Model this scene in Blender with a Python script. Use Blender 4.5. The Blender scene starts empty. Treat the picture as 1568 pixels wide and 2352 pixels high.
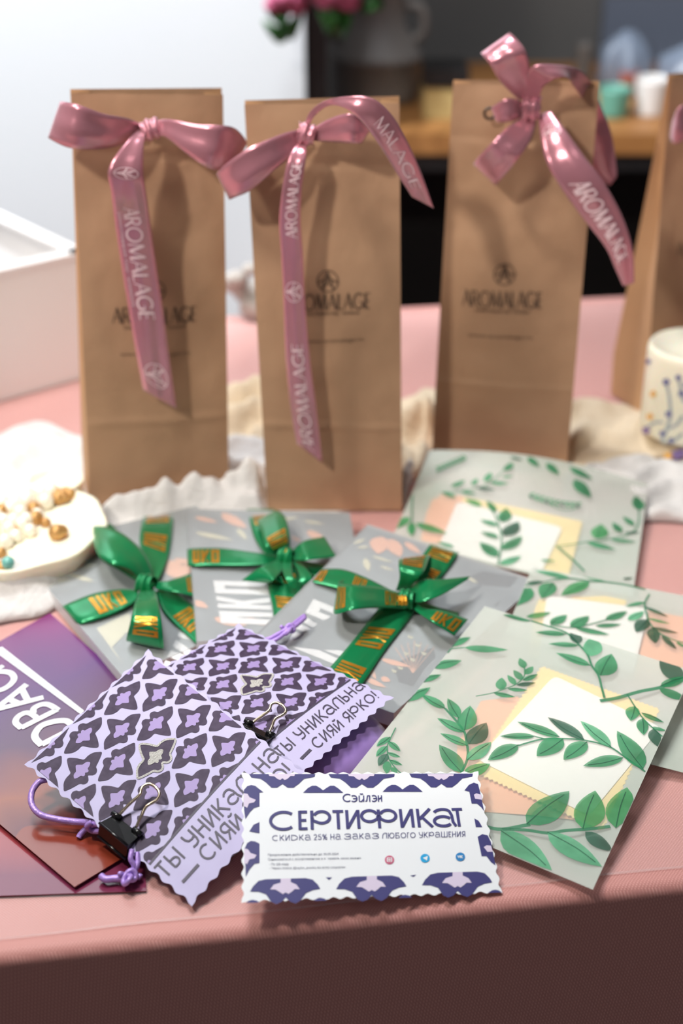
import bpy, bmesh, math, random
from mathutils import Vector, noise
random.seed(7)
scene = bpy.context.scene
COL = scene.collection
PI = math.pi
R = math.radians

# ------------------------------------------------------------ camera, world, lights
TZ = 0.75                                  # table top height
FPX, PITCH = 3267.0, R(28)
CAM = Vector((0, 0, TZ + 0.40))
cd = bpy.data.cameras.new('camera'); cam = bpy.data.objects.new('camera', cd); COL.objects.link(cam)
cam.location = CAM; cam.rotation_euler = (PI / 2 - PITCH, 0, 0)
cd.sensor_fit = 'VERTICAL'; cd.sensor_height = 36; cd.sensor_width = 24
cd.lens = FPX / 2352 * 36; cd.clip_start = 0.01; cd.clip_end = 50
cd.dof.use_dof = True; cd.dof.focus_distance = 0.612; cd.dof.aperture_fstop = 5.5
scene.camera = cam

scene.view_settings.view_transform = 'Standard'; scene.view_settings.look = 'None'
scene.view_settings.gamma = 1.0; scene.view_settings.use_curve_mapping = False
scene.view_settings.exposure = -0.5
scene.cycles.use_denoising = True
scene.cycles.max_bounces = 7; scene.cycles.transparent_max_bounces = 14

W = bpy.data.worlds.new('room_ambient'); scene.world = W; W.use_nodes = True
W.node_tree.nodes['Background'].inputs[0].default_value = (0.92, 0.88, 0.92, 1)
W.node_tree.nodes['Background'].inputs[1].default_value = 0.21

def area(name, loc, target, size, power, col=(1, 1, 1)):
    l = bpy.data.lights.new(name, 'AREA'); l.size = size; l.energy = power; l.color = col
    o = bpy.data.objects.new(name, l); COL.objects.link(o); o.location = loc
    o.rotation_euler = (Vector(target) - Vector(loc)).to_track_quat('-Z', 'Y').to_euler()
    return o
area('track_lamp', (-0.52, 0.46, TZ + 0.96), (0.02, 0.68, TZ + .05), 0.11, 7.4, (1.0, 0.93, 0.84))
area('overhead_fill', (-0.25, 0.95, 2.35), (-0.1, 0.75, TZ), 0.4, 25.0, (0.97, 0.98, 1.0))  # soft overhead fill, added to light the wall and table top
area('room_lamp', (0.30, -0.25, TZ + 1.35), (0.1, 0.75, TZ + .1), 0.10, 0.7, (1.0, 0.95, 0.9))
def spot(name, loc, target, power, half, col, rad):
    l = bpy.data.lights.new(name, 'SPOT'); l.energy = power; l.spot_size = 2 * R(half); l.spot_blend = 0.25; l.color = col; l.shadow_soft_size = rad
    o = bpy.data.objects.new(name, l); COL.objects.link(o); o.location = loc
    o.rotation_euler = (Vector(target) - Vector(loc)).to_track_quat('-Z', 'Y').to_euler()
spot('track_spotlight', (-0.42, -0.05, TZ + 0.78), (0.06, 0.78, TZ + 0.17), 31.0, 18.5, (1.0, 0.93, 0.84), 0.03)
spot('wall_fill_spot', (-0.85, 1.0, 2.45), (-0.40, 1.62, 1.32), 360.0, 27, (0.93, 0.97, 1.0), 0.06)  # added spot that lifts the left wall to its bright tone
spot('shelf_fill_spot', (0.50, 1.20, 2.15), (0.50, 2.05, 1.22), 26.0, 27, (0.95, 0.97, 1.0), 0.05)  # fill spot put in to brighten the shelf and grey wall

# ------------------------------------------------------------ pixel / space helpers
CP, SP = math.cos(PITCH), math.sin(PITCH)
def ray(px, py):
    x = (px - 784) / FPX; z = -(py - 1176) / FPX
    return Vector((x, CP + z * SP, -SP + z * CP))
def P(px, py, z=0.0):
    d = ray(px, py); t = (TZ + z - CAM.z) / d.z
    return CAM + d * t
def PY(px, py, Y):
    d = ray(px, py); return CAM + d * (Y / d.y)
def proj(p):
    q = p - CAM
    dep = q.y * CP - q.z * SP; up = q.y * SP + q.z * CP
    return 784 + FPX * q.x / dep, 1176 - FPX * up / dep
def crop(ox, oy, s):
    return lambda x, y: (ox + x / s, oy + y / s)
def srgb(r, g, b):
    f = lambda c: (c / 255 / 12.92) if c / 255 <= 0.04045 else ((c / 255 + 0.055) / 1.055) ** 2.4
    return (f(r), f(g), f(b), 1)

# ------------------------------------------------------------ materials
def mat(name, col, rough=0.6, metal=0.0, spec=0.5, coat=0.0, coat_r=0.1, sheen=0.0, bump=None, trans=0.0, sss=0.0):
    m = bpy.data.materials.new(name); m.use_nodes = True
    nt = m.node_tree; b = nt.nodes['Principled BSDF']
    b.inputs['Base Color'].default_value = srgb(*col)
    b.inputs['Roughness'].default_value = rough; b.inputs['Metallic'].default_value = metal
    b.inputs['Specular IOR Level'].default_value = spec
    b.inputs['Coat Weight'].default_value = coat; b.inputs['Coat Roughness'].default_value = coat_r
    b.inputs['Sheen Weight'].default_value = sheen
    b.inputs['Transmission Weight'].default_value = trans
    if sss:
        b.inputs['Subsurface Weight'].default_value = sss; b.inputs['Subsurface Scale'].default_value = 0.01
    if bump:
        sc, st, dist = bump
        tc = nt.nodes.new('ShaderNodeTexCoord'); n = nt.nodes.new('ShaderNodeTexNoise')
        n.inputs['Scale'].default_value = sc; n.inputs['Detail'].default_value = 4
        bp = nt.nodes.new('ShaderNodeBump'); bp.inputs['Strength'].default_value = st; bp.inputs['Distance'].default_value = dist
        nt.links.new(tc.outputs['Object'], n.inputs['Vector']); nt.links.new(n.outputs['Fac'], bp.inputs['Height'])
        nt.links.new(bp.outputs['Normal'], b.inputs['Normal'])
    return m
def mottled(name, c1, c2, scale, rough=0.6, detail=3, lo=0.35, hi=0.65, **kw):
    m = mat(name, c1, rough, **kw); nt = m.node_tree; b = nt.nodes['Principled BSDF']
    tc = nt.nodes.new('ShaderNodeTexCoord'); n = nt.nodes.new('ShaderNodeTexNoise')
    n.inputs['Scale'].default_value = scale; n.inputs['Detail'].default_value = detail
    cr = nt.nodes.new('ShaderNodeValToRGB')
    cr.color_ramp.elements[0].position = lo; cr.color_ramp.elements[1].position = hi
    cr.color_ramp.elements[0].color = srgb(*c1); cr.color_ramp.elements[1].color = srgb(*c2)
    nt.links.new(tc.outputs['Object'], n.inputs['Vector']); nt.links.new(n.outputs['Fac'], cr.inputs['Fac'])
    nt.links.new(cr.outputs['Color'], b.inputs['Base Color'])
    return m
def see_through(m, fac):
    """mix a surface with clear transparency: fac = share that is opaque"""
    nt = m.node_tree; out = nt.nodes['Material Output']; b = nt.nodes['Principled BSDF']
    t = nt.nodes.new('ShaderNodeBsdfTransparent'); mx = nt.nodes.new('ShaderNodeMixShader'); mx.inputs[0].default_value = fac
    nt.links.new(t.outputs[0], mx.inputs[1]); nt.links.new(b.outputs[0], mx.inputs[2]); nt.links.new(mx.outputs[0], out.inputs['Surface'])
    return m
def weave(m, scale, strength=0.25, dist=0.0004, rot=0.6, c2=None, c1=None):
    nt = m.node_tree; b = nt.nodes['Principled BSDF']
    tc = nt.nodes.new('ShaderNodeTexCoord'); mp = nt.nodes.new('ShaderNodeMapping'); mp.inputs['Rotation'].default_value = (0.4, 0.3, rot)
    w = nt.nodes.new('ShaderNodeTexWave'); w.inputs['Scale'].default_value = scale; w.inputs['Distortion'].default_value = 0.3
    w2 = nt.nodes.new('ShaderNodeTexWave'); w2.inputs['Scale'].default_value = scale; w2.bands_direction = 'Y'
    ad = nt.nodes.new('ShaderNodeMath'); ad.operation = 'MULTIPLY'
    bp = nt.nodes.new('ShaderNodeBump'); bp.inputs['Strength'].default_value = strength; bp.inputs['Distance'].default_value = dist
    L = nt.links.new
    L(tc.outputs['Object'], mp.inputs['Vector']); L(mp.outputs[0], w.inputs['Vector']); L(mp.outputs[0], w2.inputs['Vector'])
    L(w.outputs['Fac'], ad.inputs[0]); L(w2.outputs['Fac'], ad.inputs[1]); L(ad.outputs[0], bp.inputs['Height']); L(bp.outputs['Normal'], b.inputs['Normal'])
    if c1:
        cr = nt.nodes.new('ShaderNodeValToRGB'); cr.color_ramp.elements[0].color = srgb(*c1); cr.color_ramp.elements[1].color = srgb(*c2)
        L(ad.outputs[0], cr.inputs['Fac']); L(cr.outputs['Color'], b.inputs['Base Color'])
    return m

M = {}
M['cloth'] = weave(mat('pink_satin_tablecloth', (215, 152, 145), 0.5, spec=0.35, sheen=0.2), 330, 0.35, 0.0003, 0.7, c1=(204, 141, 134), c2=(232, 172, 164))
M['drape'] = weave(mat('pink_tablecloth_drape', (205, 140, 132), 0.55, spec=0.3), 330, 0.35, 0.0003, 0.7, c1=(200, 132, 126), c2=(226, 160, 152))
M['film'] = see_through(mat('clear_film', (255, 255, 255), 0.12, spec=0.8), 0.10)
M['kraft'] = mottled('kraft_paper', (172, 137, 108), (188, 151, 120), 14, 0.72, spec=0.25, bump=(22, 0.5, 0.004))
M['kraft_lit'] = mottled('kraft_paper_lit_side', (196, 156, 118), (208, 166, 126), 14, 0.72, spec=0.25)  # brighter light on the side panels is put into this kraft colour
M['ink'] = mat('dark_ink', (92, 70, 54), 0.7)
M['satin'] = mat('dusty_rose_satin', (204, 138, 152), 0.24, metal=0.5, spec=0.6, sheen=0.3, bump=(90, 0.12, 0.002))
M['satin_ink'] = mat('silver_rose_ink', (248, 222, 230), 0.5)
M['green'] = mat('emerald_satin', (0, 134, 78), 0.26, metal=0.35, spec=0.6, sheen=0.1, bump=(80, 0.15, 0.002))
M['gold'] = mat('gold_foil', (224, 160, 52), 0.30, metal=0.7, bump=(400, 0.3, 0.001))
M['gauze'] = mat('white_gauze', (224, 222, 220), 0.9, sheen=0.2, bump=(260, 0.6, 0.002))
M['gauze_beige'] = mat('beige_gauze', (226, 208, 180), 0.9, sheen=0.2, bump=(260, 0.6, 0.002))
M['vellum'] = see_through(mottled('frosted_vellum', (236, 234, 228), (218, 226, 216), 9, 0.45, spec=0.4), 0.34)
M['vellum_back'] = see_through(mottled('frosted_vellum_back', (214, 214, 208), (190, 210, 196), 14, 0.5, spec=0.3), 0.78)
M['sleeve'] = see_through(mat('clear_frosted_sleeve', (212, 216, 218), 0.32, spec=0.5), 0.42)
M['sleeve_edge'] = see_through(mat('frosted_sleeve_edge', (222, 224, 226), 0.3, spec=0.5), 0.92)
for k, c in enumerate([(24, 126, 76), (72, 160, 114), (10, 78, 54), (40, 138, 74)]):
    m = mottled('leaf_print_green', c, tuple(min(255, int(v * 1.05 + 22)) for v in c), 70, 0.5)
    M['leaf%d' % k] = see_through(m, 0.74)
M['stem'] = see_through(mat('stem_print_green', (48, 128, 90), 0.5), 0.85)
M['white'] = mat('white_card_stock', (250, 249, 245), 0.5)
M['cream'] = mat('pale_yellow_card', (252, 226, 150), 0.6)
M['peach'] = mat('peach_paper', (250, 182, 140), 0.6)
M['lilac'] = mottled('lilac_card_stock', (186, 179, 216), (192, 186, 222), 60, 0.55)
M['plum'] = mottled('plum_print', (62, 50, 72), (74, 62, 84), 300, 0.5, spec=0.2)
M['mauve'] = mat('mauve_print', (156, 136, 190), 0.5)
M['silver'] = mat('silver_glitter', (236, 234, 228), 0.4, metal=0.35, bump=(1500, 0.9, 0.002))
M['text'] = mat('dark_plum_text', (58, 50, 72), 0.5)
M['certw'] = mat('white_glossy_card', (243, 247, 250), 0.35)
M['navy'] = mat('indigo_print', (66, 64, 122), 0.4)
M['lav'] = mat('pale_lavender_print', (222, 210, 232), 0.4)
M['small'] = mat('grey_small_print', (90, 92, 112), 0.5)
M['velvet'] = mottled('purple_velvet', (134, 102, 178), (160, 128, 204), 50, 0.8, sheen=0.8)
M['cord'] = mat('lilac_satin_cord', (180, 146, 224), 0.32, metal=0.15, spec=0.7, bump=(700, 0.35, 0.001))
M['clip'] = mat('black_lacquered_steel', (14, 14, 16), 0.22, spec=0.6)
M['wire'] = mat('polished_steel_wire', (222, 205, 180), 0.18, metal=1.0)
M['wall'] = mat('white_wall_paint', (226, 232, 236), 0.8)
M['wallgrey'] = mottled('grey_wall_paint', (118, 116, 114), (132, 130, 128), 3, 0.8)
M['black'] = mat('black_painted_steel', (18, 18, 20), 0.5)
M['void'] = mat('black_cupboard_panel', (12, 12, 14), 0.7)
M['wood'] = mottled('oiled_wood', (146, 98, 52), (164, 114, 64), 9, 0.5)
M['floor'] = mottled('grey_floor', (92, 84, 80), (110, 100, 94), 5, 0.7)
M['can'] = mottled('grey_enamel', (104, 100, 98), (122, 118, 114), 6, 0.5)
M['pot'] = mat('yellow_cardboard', (190, 168, 112), 0.7)
M['teal'] = mat('teal_glazed_ceramic', (96, 158, 142), 0.3)
M['ceram'] = mat('white_glazed_ceramic', (214, 212, 210), 0.3)
M['blueplastic'] = see_through(mat('pale_blue_plastic', (132, 146, 166), 0.35, spec=0.7), 0.6)
M['rust'] = mat('rust_red_ceramic', (140, 76, 62), 0.5)
M['petal'] = mat('pink_petal', (196, 96, 132), 0.6)
M['foliage'] = mottled('dark_green_leaf', (36, 88, 40), (62, 124, 58), 30, 0.5)
M['boxw'] = mat('white_box_board', (246, 243, 242), 0.6)
M['boxi'] = mat('grey_white_box_lining', (236, 236, 236), 0.7)
M['wax'] = mat('cream_candle_wax', (250, 244, 222), 0.4, sss=0.3)
M['pearl'] = mat('pearl_bead', (252, 244, 226), 0.15, spec=0.9, coat=1)
M['goldbead'] = mat('gold_bead', (196, 150, 92), 0.45, metal=0.5)
M['tealbead'] = mat('teal_bead', (120, 190, 180), 0.2)
M['violet'] = mat('violet_print', (128, 106, 158), 0.5)
M['bluevio'] = mat('blue_violet_print', (110, 112, 160), 0.5)
M['greyleaf'] = mat('grey_green_print', (176, 184, 184), 0.5)
M['ochre'] = mat('ochre_print', (232, 178, 92), 0.5)
M['slate'] = mottled('slate_print', (112, 122, 128), (150, 160, 164), 30, 0.5)
M['slate_dk'] = mat('dark_slate_print', (54, 62, 72), 0.5)
M['peachp'] = mat('peach_print', (250, 184, 146), 0.5)
M['creamp'] = mat('cream_print', (228, 222, 186), 0.5)
M['white_p'] = mat('white_print', (252, 252, 252), 0.5)
M['crown'] = mat('brochure_white', (246, 250, 252), 0.3)
M['ig'] = mat('magenta_orange_icon', (206, 96, 130), 0.4); M['tg'] = mat('cyan_icon', (36, 170, 226), 0.4); M['vk'] = mat('blue_icon', (46, 134, 196), 0.4)

# ------------------------------------------------------------ mesh builder
class MB:
    def __init__(s): s.v = []; s.f = []; s.m = []; s.uv = []; s.smooth = []
    def vert(s, p, uv=(0, 0)):
        s.v.append(tuple(p)); s.uv.append(uv); return len(s.v) - 1
    def face(s, idx, m=0, sm=True):
        s.f.append(tuple(idx)); s.m.append(m); s.smooth.append(sm)
    def grid(s, S, nu, nv, m=0, sm=True, flip=False, u0=0, u1=1, v0=0, v1=1):
        b = len(s.v)
        for j in range(nv + 1):
            for i in range(nu + 1):
                u = u0 + (u1 - u0) * i / nu; v = v0 + (v1 - v0) * j / nv
                s.vert(S(u, v), (u, v))
        for j in range(nv):
            for i in range(nu):
                a = b + j * (nu + 1) + i; q = (a, a + nu + 1, a + nu + 2, a + 1)
                s.face(q[::-1] if flip else q, m, sm)
    def quad(s, a, b, c, d, m=0, sm=False):
        i = [s.vert(p) for p in (a, b, c, d)]; s.face(i, m, sm)
    def prism(s, base, top, m=0, sm=False):
        n = len(base); bi = [s.vert(p) for p in base]; ti = [s.vert(p) for p in top]
        s.face(bi[::-1], m, sm); s.face(ti, m, sm)
        for k in range(n): s.face((bi[k], bi[(k + 1) % n], ti[(k + 1) % n], ti[k]), m, sm)
    def box(s, c, sx, sy, sz, m=0, rz=0):
        ca, sa = math.cos(rz), math.sin(rz)
        q = [Vector(((x * ca - y * sa), (x * sa + y * ca), 0)) + Vector(c) for x, y in ((-sx / 2, -sy / 2), (sx / 2, -sy / 2), (sx / 2, sy / 2), (-sx / 2, sy / 2))]
        s.prism([p + Vector((0, 0, -sz / 2)) for p in q], [p + Vector((0, 0, sz / 2)) for p in q], m)
    def tube(s, pts, r, n=10, m=0, res=6, closed=False, rf=None):
        pts = [Vector(p) for p in pts]
        c = crpath(pts, res) if len(pts) > 2 else pts
        b = len(s.v); N = len(c); up = Vector((0, 0, 1)); prev = None
        for k, p in enumerate(c):
            t = (c[min(k + 1, N - 1)] - c[max(k - 1, 0)]).normalized()
            if prev is None:
                x = t.cross(up)
                if x.length < 1e-3: x = t.cross(Vector((1, 0, 0)))
                x.normalize()
            else:
                x = (prev - t * prev.dot(t)).normalized()
            prev = x; y = t.cross(x); rr = r * (rf(k / (N - 1)) if rf else 1)
            for i in range(n):
                a = 2 * PI * i / n; s.vert(p + (x * math.cos(a) + y * math.sin(a)) * rr)
        for k in range(N - 1):
            for i in range(n):
                a = b + k * n + i; a2 = b + k * n + (i + 1) % n
                s.face((a, a2, a2 + n, a + n), m)
        s.face([b + i for i in range(n)][::-1], m); s.face([b + (N - 1) * n + i for i in range(n)], m)
    def lathe(s, c, prof, n=40, m=0, fold=None):
        c = Vector(c); b = len(s.v)
        for r, z in prof:
            for i in range(n):
                a = 2 * PI * i / n; k = 1 if not fold else 1 + fold(a, z)
                s.vert(c + Vector((r * k * math.cos(a), r * k * math.sin(a), z)))
        for k in range(len(prof) - 1):
            for i in range(n):
                a = b + k * n + i; a2 = b + k * n + (i + 1) % n
                s.face((a, a2, a2 + n, a + n), m)
        s.face([b + i for i in range(n)][::-1], m); s.face([b + (len(prof) - 1) * n + i for i in range(n)], m)
    def ball(s, c, r, m=0, n=14, sc=(1, 1, 1), wr=0.0, seed=0):
        c = Vector(c); b = len(s.v); k = n // 2
        for j in range(k + 1):
            for i in range(n):
                t = PI * j / k; a = 2 * PI * i / n
                d = Vector((math.sin(t) * math.cos(a) * sc[0], math.sin(t) * math.sin(a) * sc[1], math.cos(t) * sc[2]))
                q = 1 + (wr * noise.noise(d * 2.2 + Vector((seed, 0, 0))) if wr else 0)
                s.vert(c + d * r * q)
        for j in range(k):
            for i in range(n):
                a = b + j * n + i; a2 = b + j * n + (i + 1) % n
                s.face((a, a + n, a2 + n, a2), m)
    def build(s, name, mats, parent=None, origin=None, merge=False, solid=0, offset=-1, rot=None):
        me = bpy.data.meshes.new(name)
        if origin is None:
            origin = parent_world(parent) if parent else Vector((0, 0, 0))
        if origin == 'base':
            xs = [v[0] for v in s.v]; ys = [v[1] for v in s.v]; zs = [v[2] for v in s.v]
            origin = Vector(((min(xs) + max(xs)) / 2, (min(ys) + max(ys)) / 2, min(zs)))
        me.from_pydata([tuple(Vector(v) - origin) for v in s.v], [], s.f)
        for m in (mats if isinstance(mats, (list, tuple)) else [mats]): me.materials.append(M[m] if isinstance(m, str) else m)
        me.polygons.foreach_set('material_index', s.m); me.polygons.foreach_set('use_smooth', s.smooth)
        ul = me.uv_layers.new(name='UVMap')
        for l in me.loops: ul.data[l.index].uv = s.uv[l.vertex_index]
        if merge:
            bm = bmesh.new(); bm.from_mesh(me); bmesh.ops.remove_doubles(bm, verts=bm.verts, dist=1e-5)
            bmesh.ops.recalc_face_normals(bm, faces=bm.faces); bm.to_mesh(me); bm.free()
        me.update()
        o = bpy.data.objects.new(name, me); COL.objects.link(o)
        if parent:
            o.parent = parent; o.location = Vector(origin) - parent_world(parent)
        else: o.location = origin
        if solid:
            md = o.modifiers.new('thickness', 'SOLIDIFY'); md.thickness = solid; md.offset = offset
        return o
def parent_world(p):
    v = Vector((0, 0, 0))
    while p: v += Vector(p.location); p = p.parent
    return v
def crpath(pts, res=8):
    out = []; n = len(pts)
    for i in range(n - 1):
        p0, p1, p2, p3 = pts[max(i - 1, 0)], pts[i], pts[i + 1], pts[min(i + 2, n - 1)]
        for k in range(res):
            t = k / res
            out.append(0.5 * ((2 * p1) + (-p0 + p2) * t + (2 * p0 - 5 * p1 + 4 * p2 - p3) * t * t + (-p0 + 3 * p1 - 3 * p2 + p3) * t ** 3))
    out.append(pts[-1]); return out
def tag(o, label=None, cat=None, group=None, kind=None):
    if label: o['label'] = label
    if cat: o['category'] = cat
    if group: o['group'] = group
    if kind: o['kind'] = kind
    return o
def thing(name, loc, label, cat, group=None):
    o = bpy.data.objects.new(name, None); COL.objects.link(o); o.location = loc; o.empty_display_size = 0.02
    return tag(o, label, cat, group)

# ------------------------------------------------------------ surfaces and prints on them
def quadsurf(corners, zs, bulge=None):
    """corners in photo pixels TL,TR,BR,BL, heights above the table; returns S(u,v) on the sheet"""
    c = [P(x, y, z) for (x, y), z in zip(corners, zs)]
    def S(u, v):
        p = (c[0] * (1 - u) + c[1] * u) * (1 - v) + (c[3] * (1 - u) + c[2] * u) * v
        if bulge: p = p + Vector((0, 0, bulge(u, v)))
        return p
    return S
def inv(S, px, py):
    u, v = 0.5, 0.5; h = 1e-3
    for _ in range(12):
        a = proj(S(u, v)); bx = proj(S(u + h, v)); by = proj(S(u, v + h))
        j11, j21 = (bx[0] - a[0]) / h, (bx[1] - a[1]) / h; j12, j22 = (by[0] - a[0]) / h, (by[1] - a[1]) / h
        D = j11 * j22 - j12 * j21
        if abs(D) < 1e-9: break
        ex, ey = px - a[0], py - a[1]
        u += max(-.5, min(.5, (ex * j22 - ey * j12) / D)); v += max(-.5, min(.5, (j11 * ey - j21 * ex) / D))
    return u, v
def lift(S, u, v, off):
    h = 2e-3; p = S(u, v)
    n = (S(u + h, v) - S(u - h, v)).cross(S(u, v + h) - S(u, v - h))
    if n.length < 1e-14: return p
    n.normalize()
    if n.dot(CAM - p) < 0: n = -n
    return p + n * off
def strip(mb, S, pts, half, mi, off, close=False):
    """a flat printed line through uv points; half = half width given per axis in uv"""
    q = []
    for i in range(len(pts) - 1):
        a, b = pts[i], pts[i + 1]; k = 1
        for t in range(k): q.append((a[0] + (b[0] - a[0]) * t / k, a[1] + (b[1] - a[1]) * t / k))
    q.append(pts[-1]); ids = []; n = len(q)
    for i, p in enumerate(q):
        a = q[max(i - 1, 0)]; b = q[min(i + 1, n - 1)]
        dx, dy = (b[0] - a[0]) / half[0], (b[1] - a[1]) / half[1]; L = math.hypot(dx, dy) or 1
        nx, ny = -dy / L * half[0], dx / L * half[1]
        ids.append((mb.vert(lift(S, p[0] + nx, p[1] + ny, off)), mb.vert(lift(S, p[0] - nx, p[1] - ny, off))))
    for i in range(n - 1): mb.face((ids[i][0], ids[i][1], ids[i + 1][1], ids[i + 1][0]), mi, False)
def clampuv(u, v, e=0.004): return min(1 - e, max(e, u)), min(1 - e, max(e, v))
def fan(mb, S, pts, mi, off, c=None, clamp=None, rings=1):
    if clamp is not None: pts = [clampuv(u, v, clamp) for u, v in pts]
    if c is None: c = (sum(p[0] for p in pts) / len(pts), sum(p[1] for p in pts) / len(pts))
    if clamp is not None: c = clampuv(c[0], c[1], clamp)
    ci = mb.vert(lift(S, c[0], c[1], off)); n = len(pts)
    ids = [mb.vert(lift(S, p[0], p[1], off)) for p in pts]
    for i in range(n): mb.face((ci, ids[i], ids[(i + 1) % n]), mi, False)
def polypx(mb, S, pts, mi, off, cv):
    """any printed polygon given in photo pixels, cut into triangles"""
    uv = [inv(S, *cv(x, y)) for x, y in pts]
    from mathutils.geometry import tessellate_polygon
    ids = [mb.vert(lift(S, u, v, off)) for u, v in uv]
    for t in tessellate_polygon([[Vector((x, y, 0)) for x, y in pts]]): mb.face([ids[k] for k in t], mi, False)
def leaf(mb, S, base, tip, w, mi, off, clamp=0.002, n=8):
    """a printed leaf between two photo points (already in photo pixels)"""
    a = S(*inv(S, *base)); b = S(*inv(S, *tip)); ax = b - a; L = ax.length
    if L < 1e-6: return
    ua, va = inv(S, *base); ub, vb = inv(S, *tip)
    h = 1e-3; Su = (S(ua + h, va) - S(ua, va)) / h; Sv = (S(ua, va + h) - S(ua, va)) / h
    nrm = Su.cross(Sv).normalized(); pr = nrm.cross(ax).normalized() * (L * w / 2)
    # solve pr = du*Su + dv*Sv
    g11, g12, g22 = Su.dot(Su), Su.dot(Sv), Sv.dot(Sv); r1, r2 = pr.dot(Su), pr.dot(Sv); D = g11 * g22 - g12 * g12
    du, dv = (r1 * g22 - r2 * g12) / D, (r2 * g11 - r1 * g12) / D
    rows = []
    for i in range(n + 1):
        t = i / n; hw = (math.sin(PI * t ** 0.8) ** 0.85 if 0 < t < 1 else 0)
        cu, cv_ = ua + (ub - ua) * t, va + (vb - va) * t
        bend = 0.10 * math.sin(PI * t)
        row = []
        for s in (-1, 0, 1):
            k = s * hw + bend
            u, v = cu + du * k, cv_ + dv * k
            if clamp is not None: u, v = clampuv(u, v, clamp)
            row.append(mb.vert(lift(S, u, v, off)))
        rows.append(row)
    for i in range(n):
        for s in (0, 1): mb.face((rows[i][s], rows[i][s + 1], rows[i + 1][s + 1], rows[i + 1][s]), mi, False)
def stempx(mb, S, pts, wpx, mi, off):
    pts = [inv(S, x, y) for x, y in pts]
    pv = crpath([Vector((u, v, 0)) for u, v in pts], 4)
    Su = (S(.5 + 1e-3, .5) - S(.5, .5)).length * 1e3; Sv = (S(.5, .5 + 1e-3) - S(.5, .5)).length * 1e3
    w = wpx * 0.75 / FPX / 2
    strip(mb, S, [clampuv(p.x, p.y, 0.002) for p in pv], (w / Su, w / Sv), mi, off)

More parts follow.
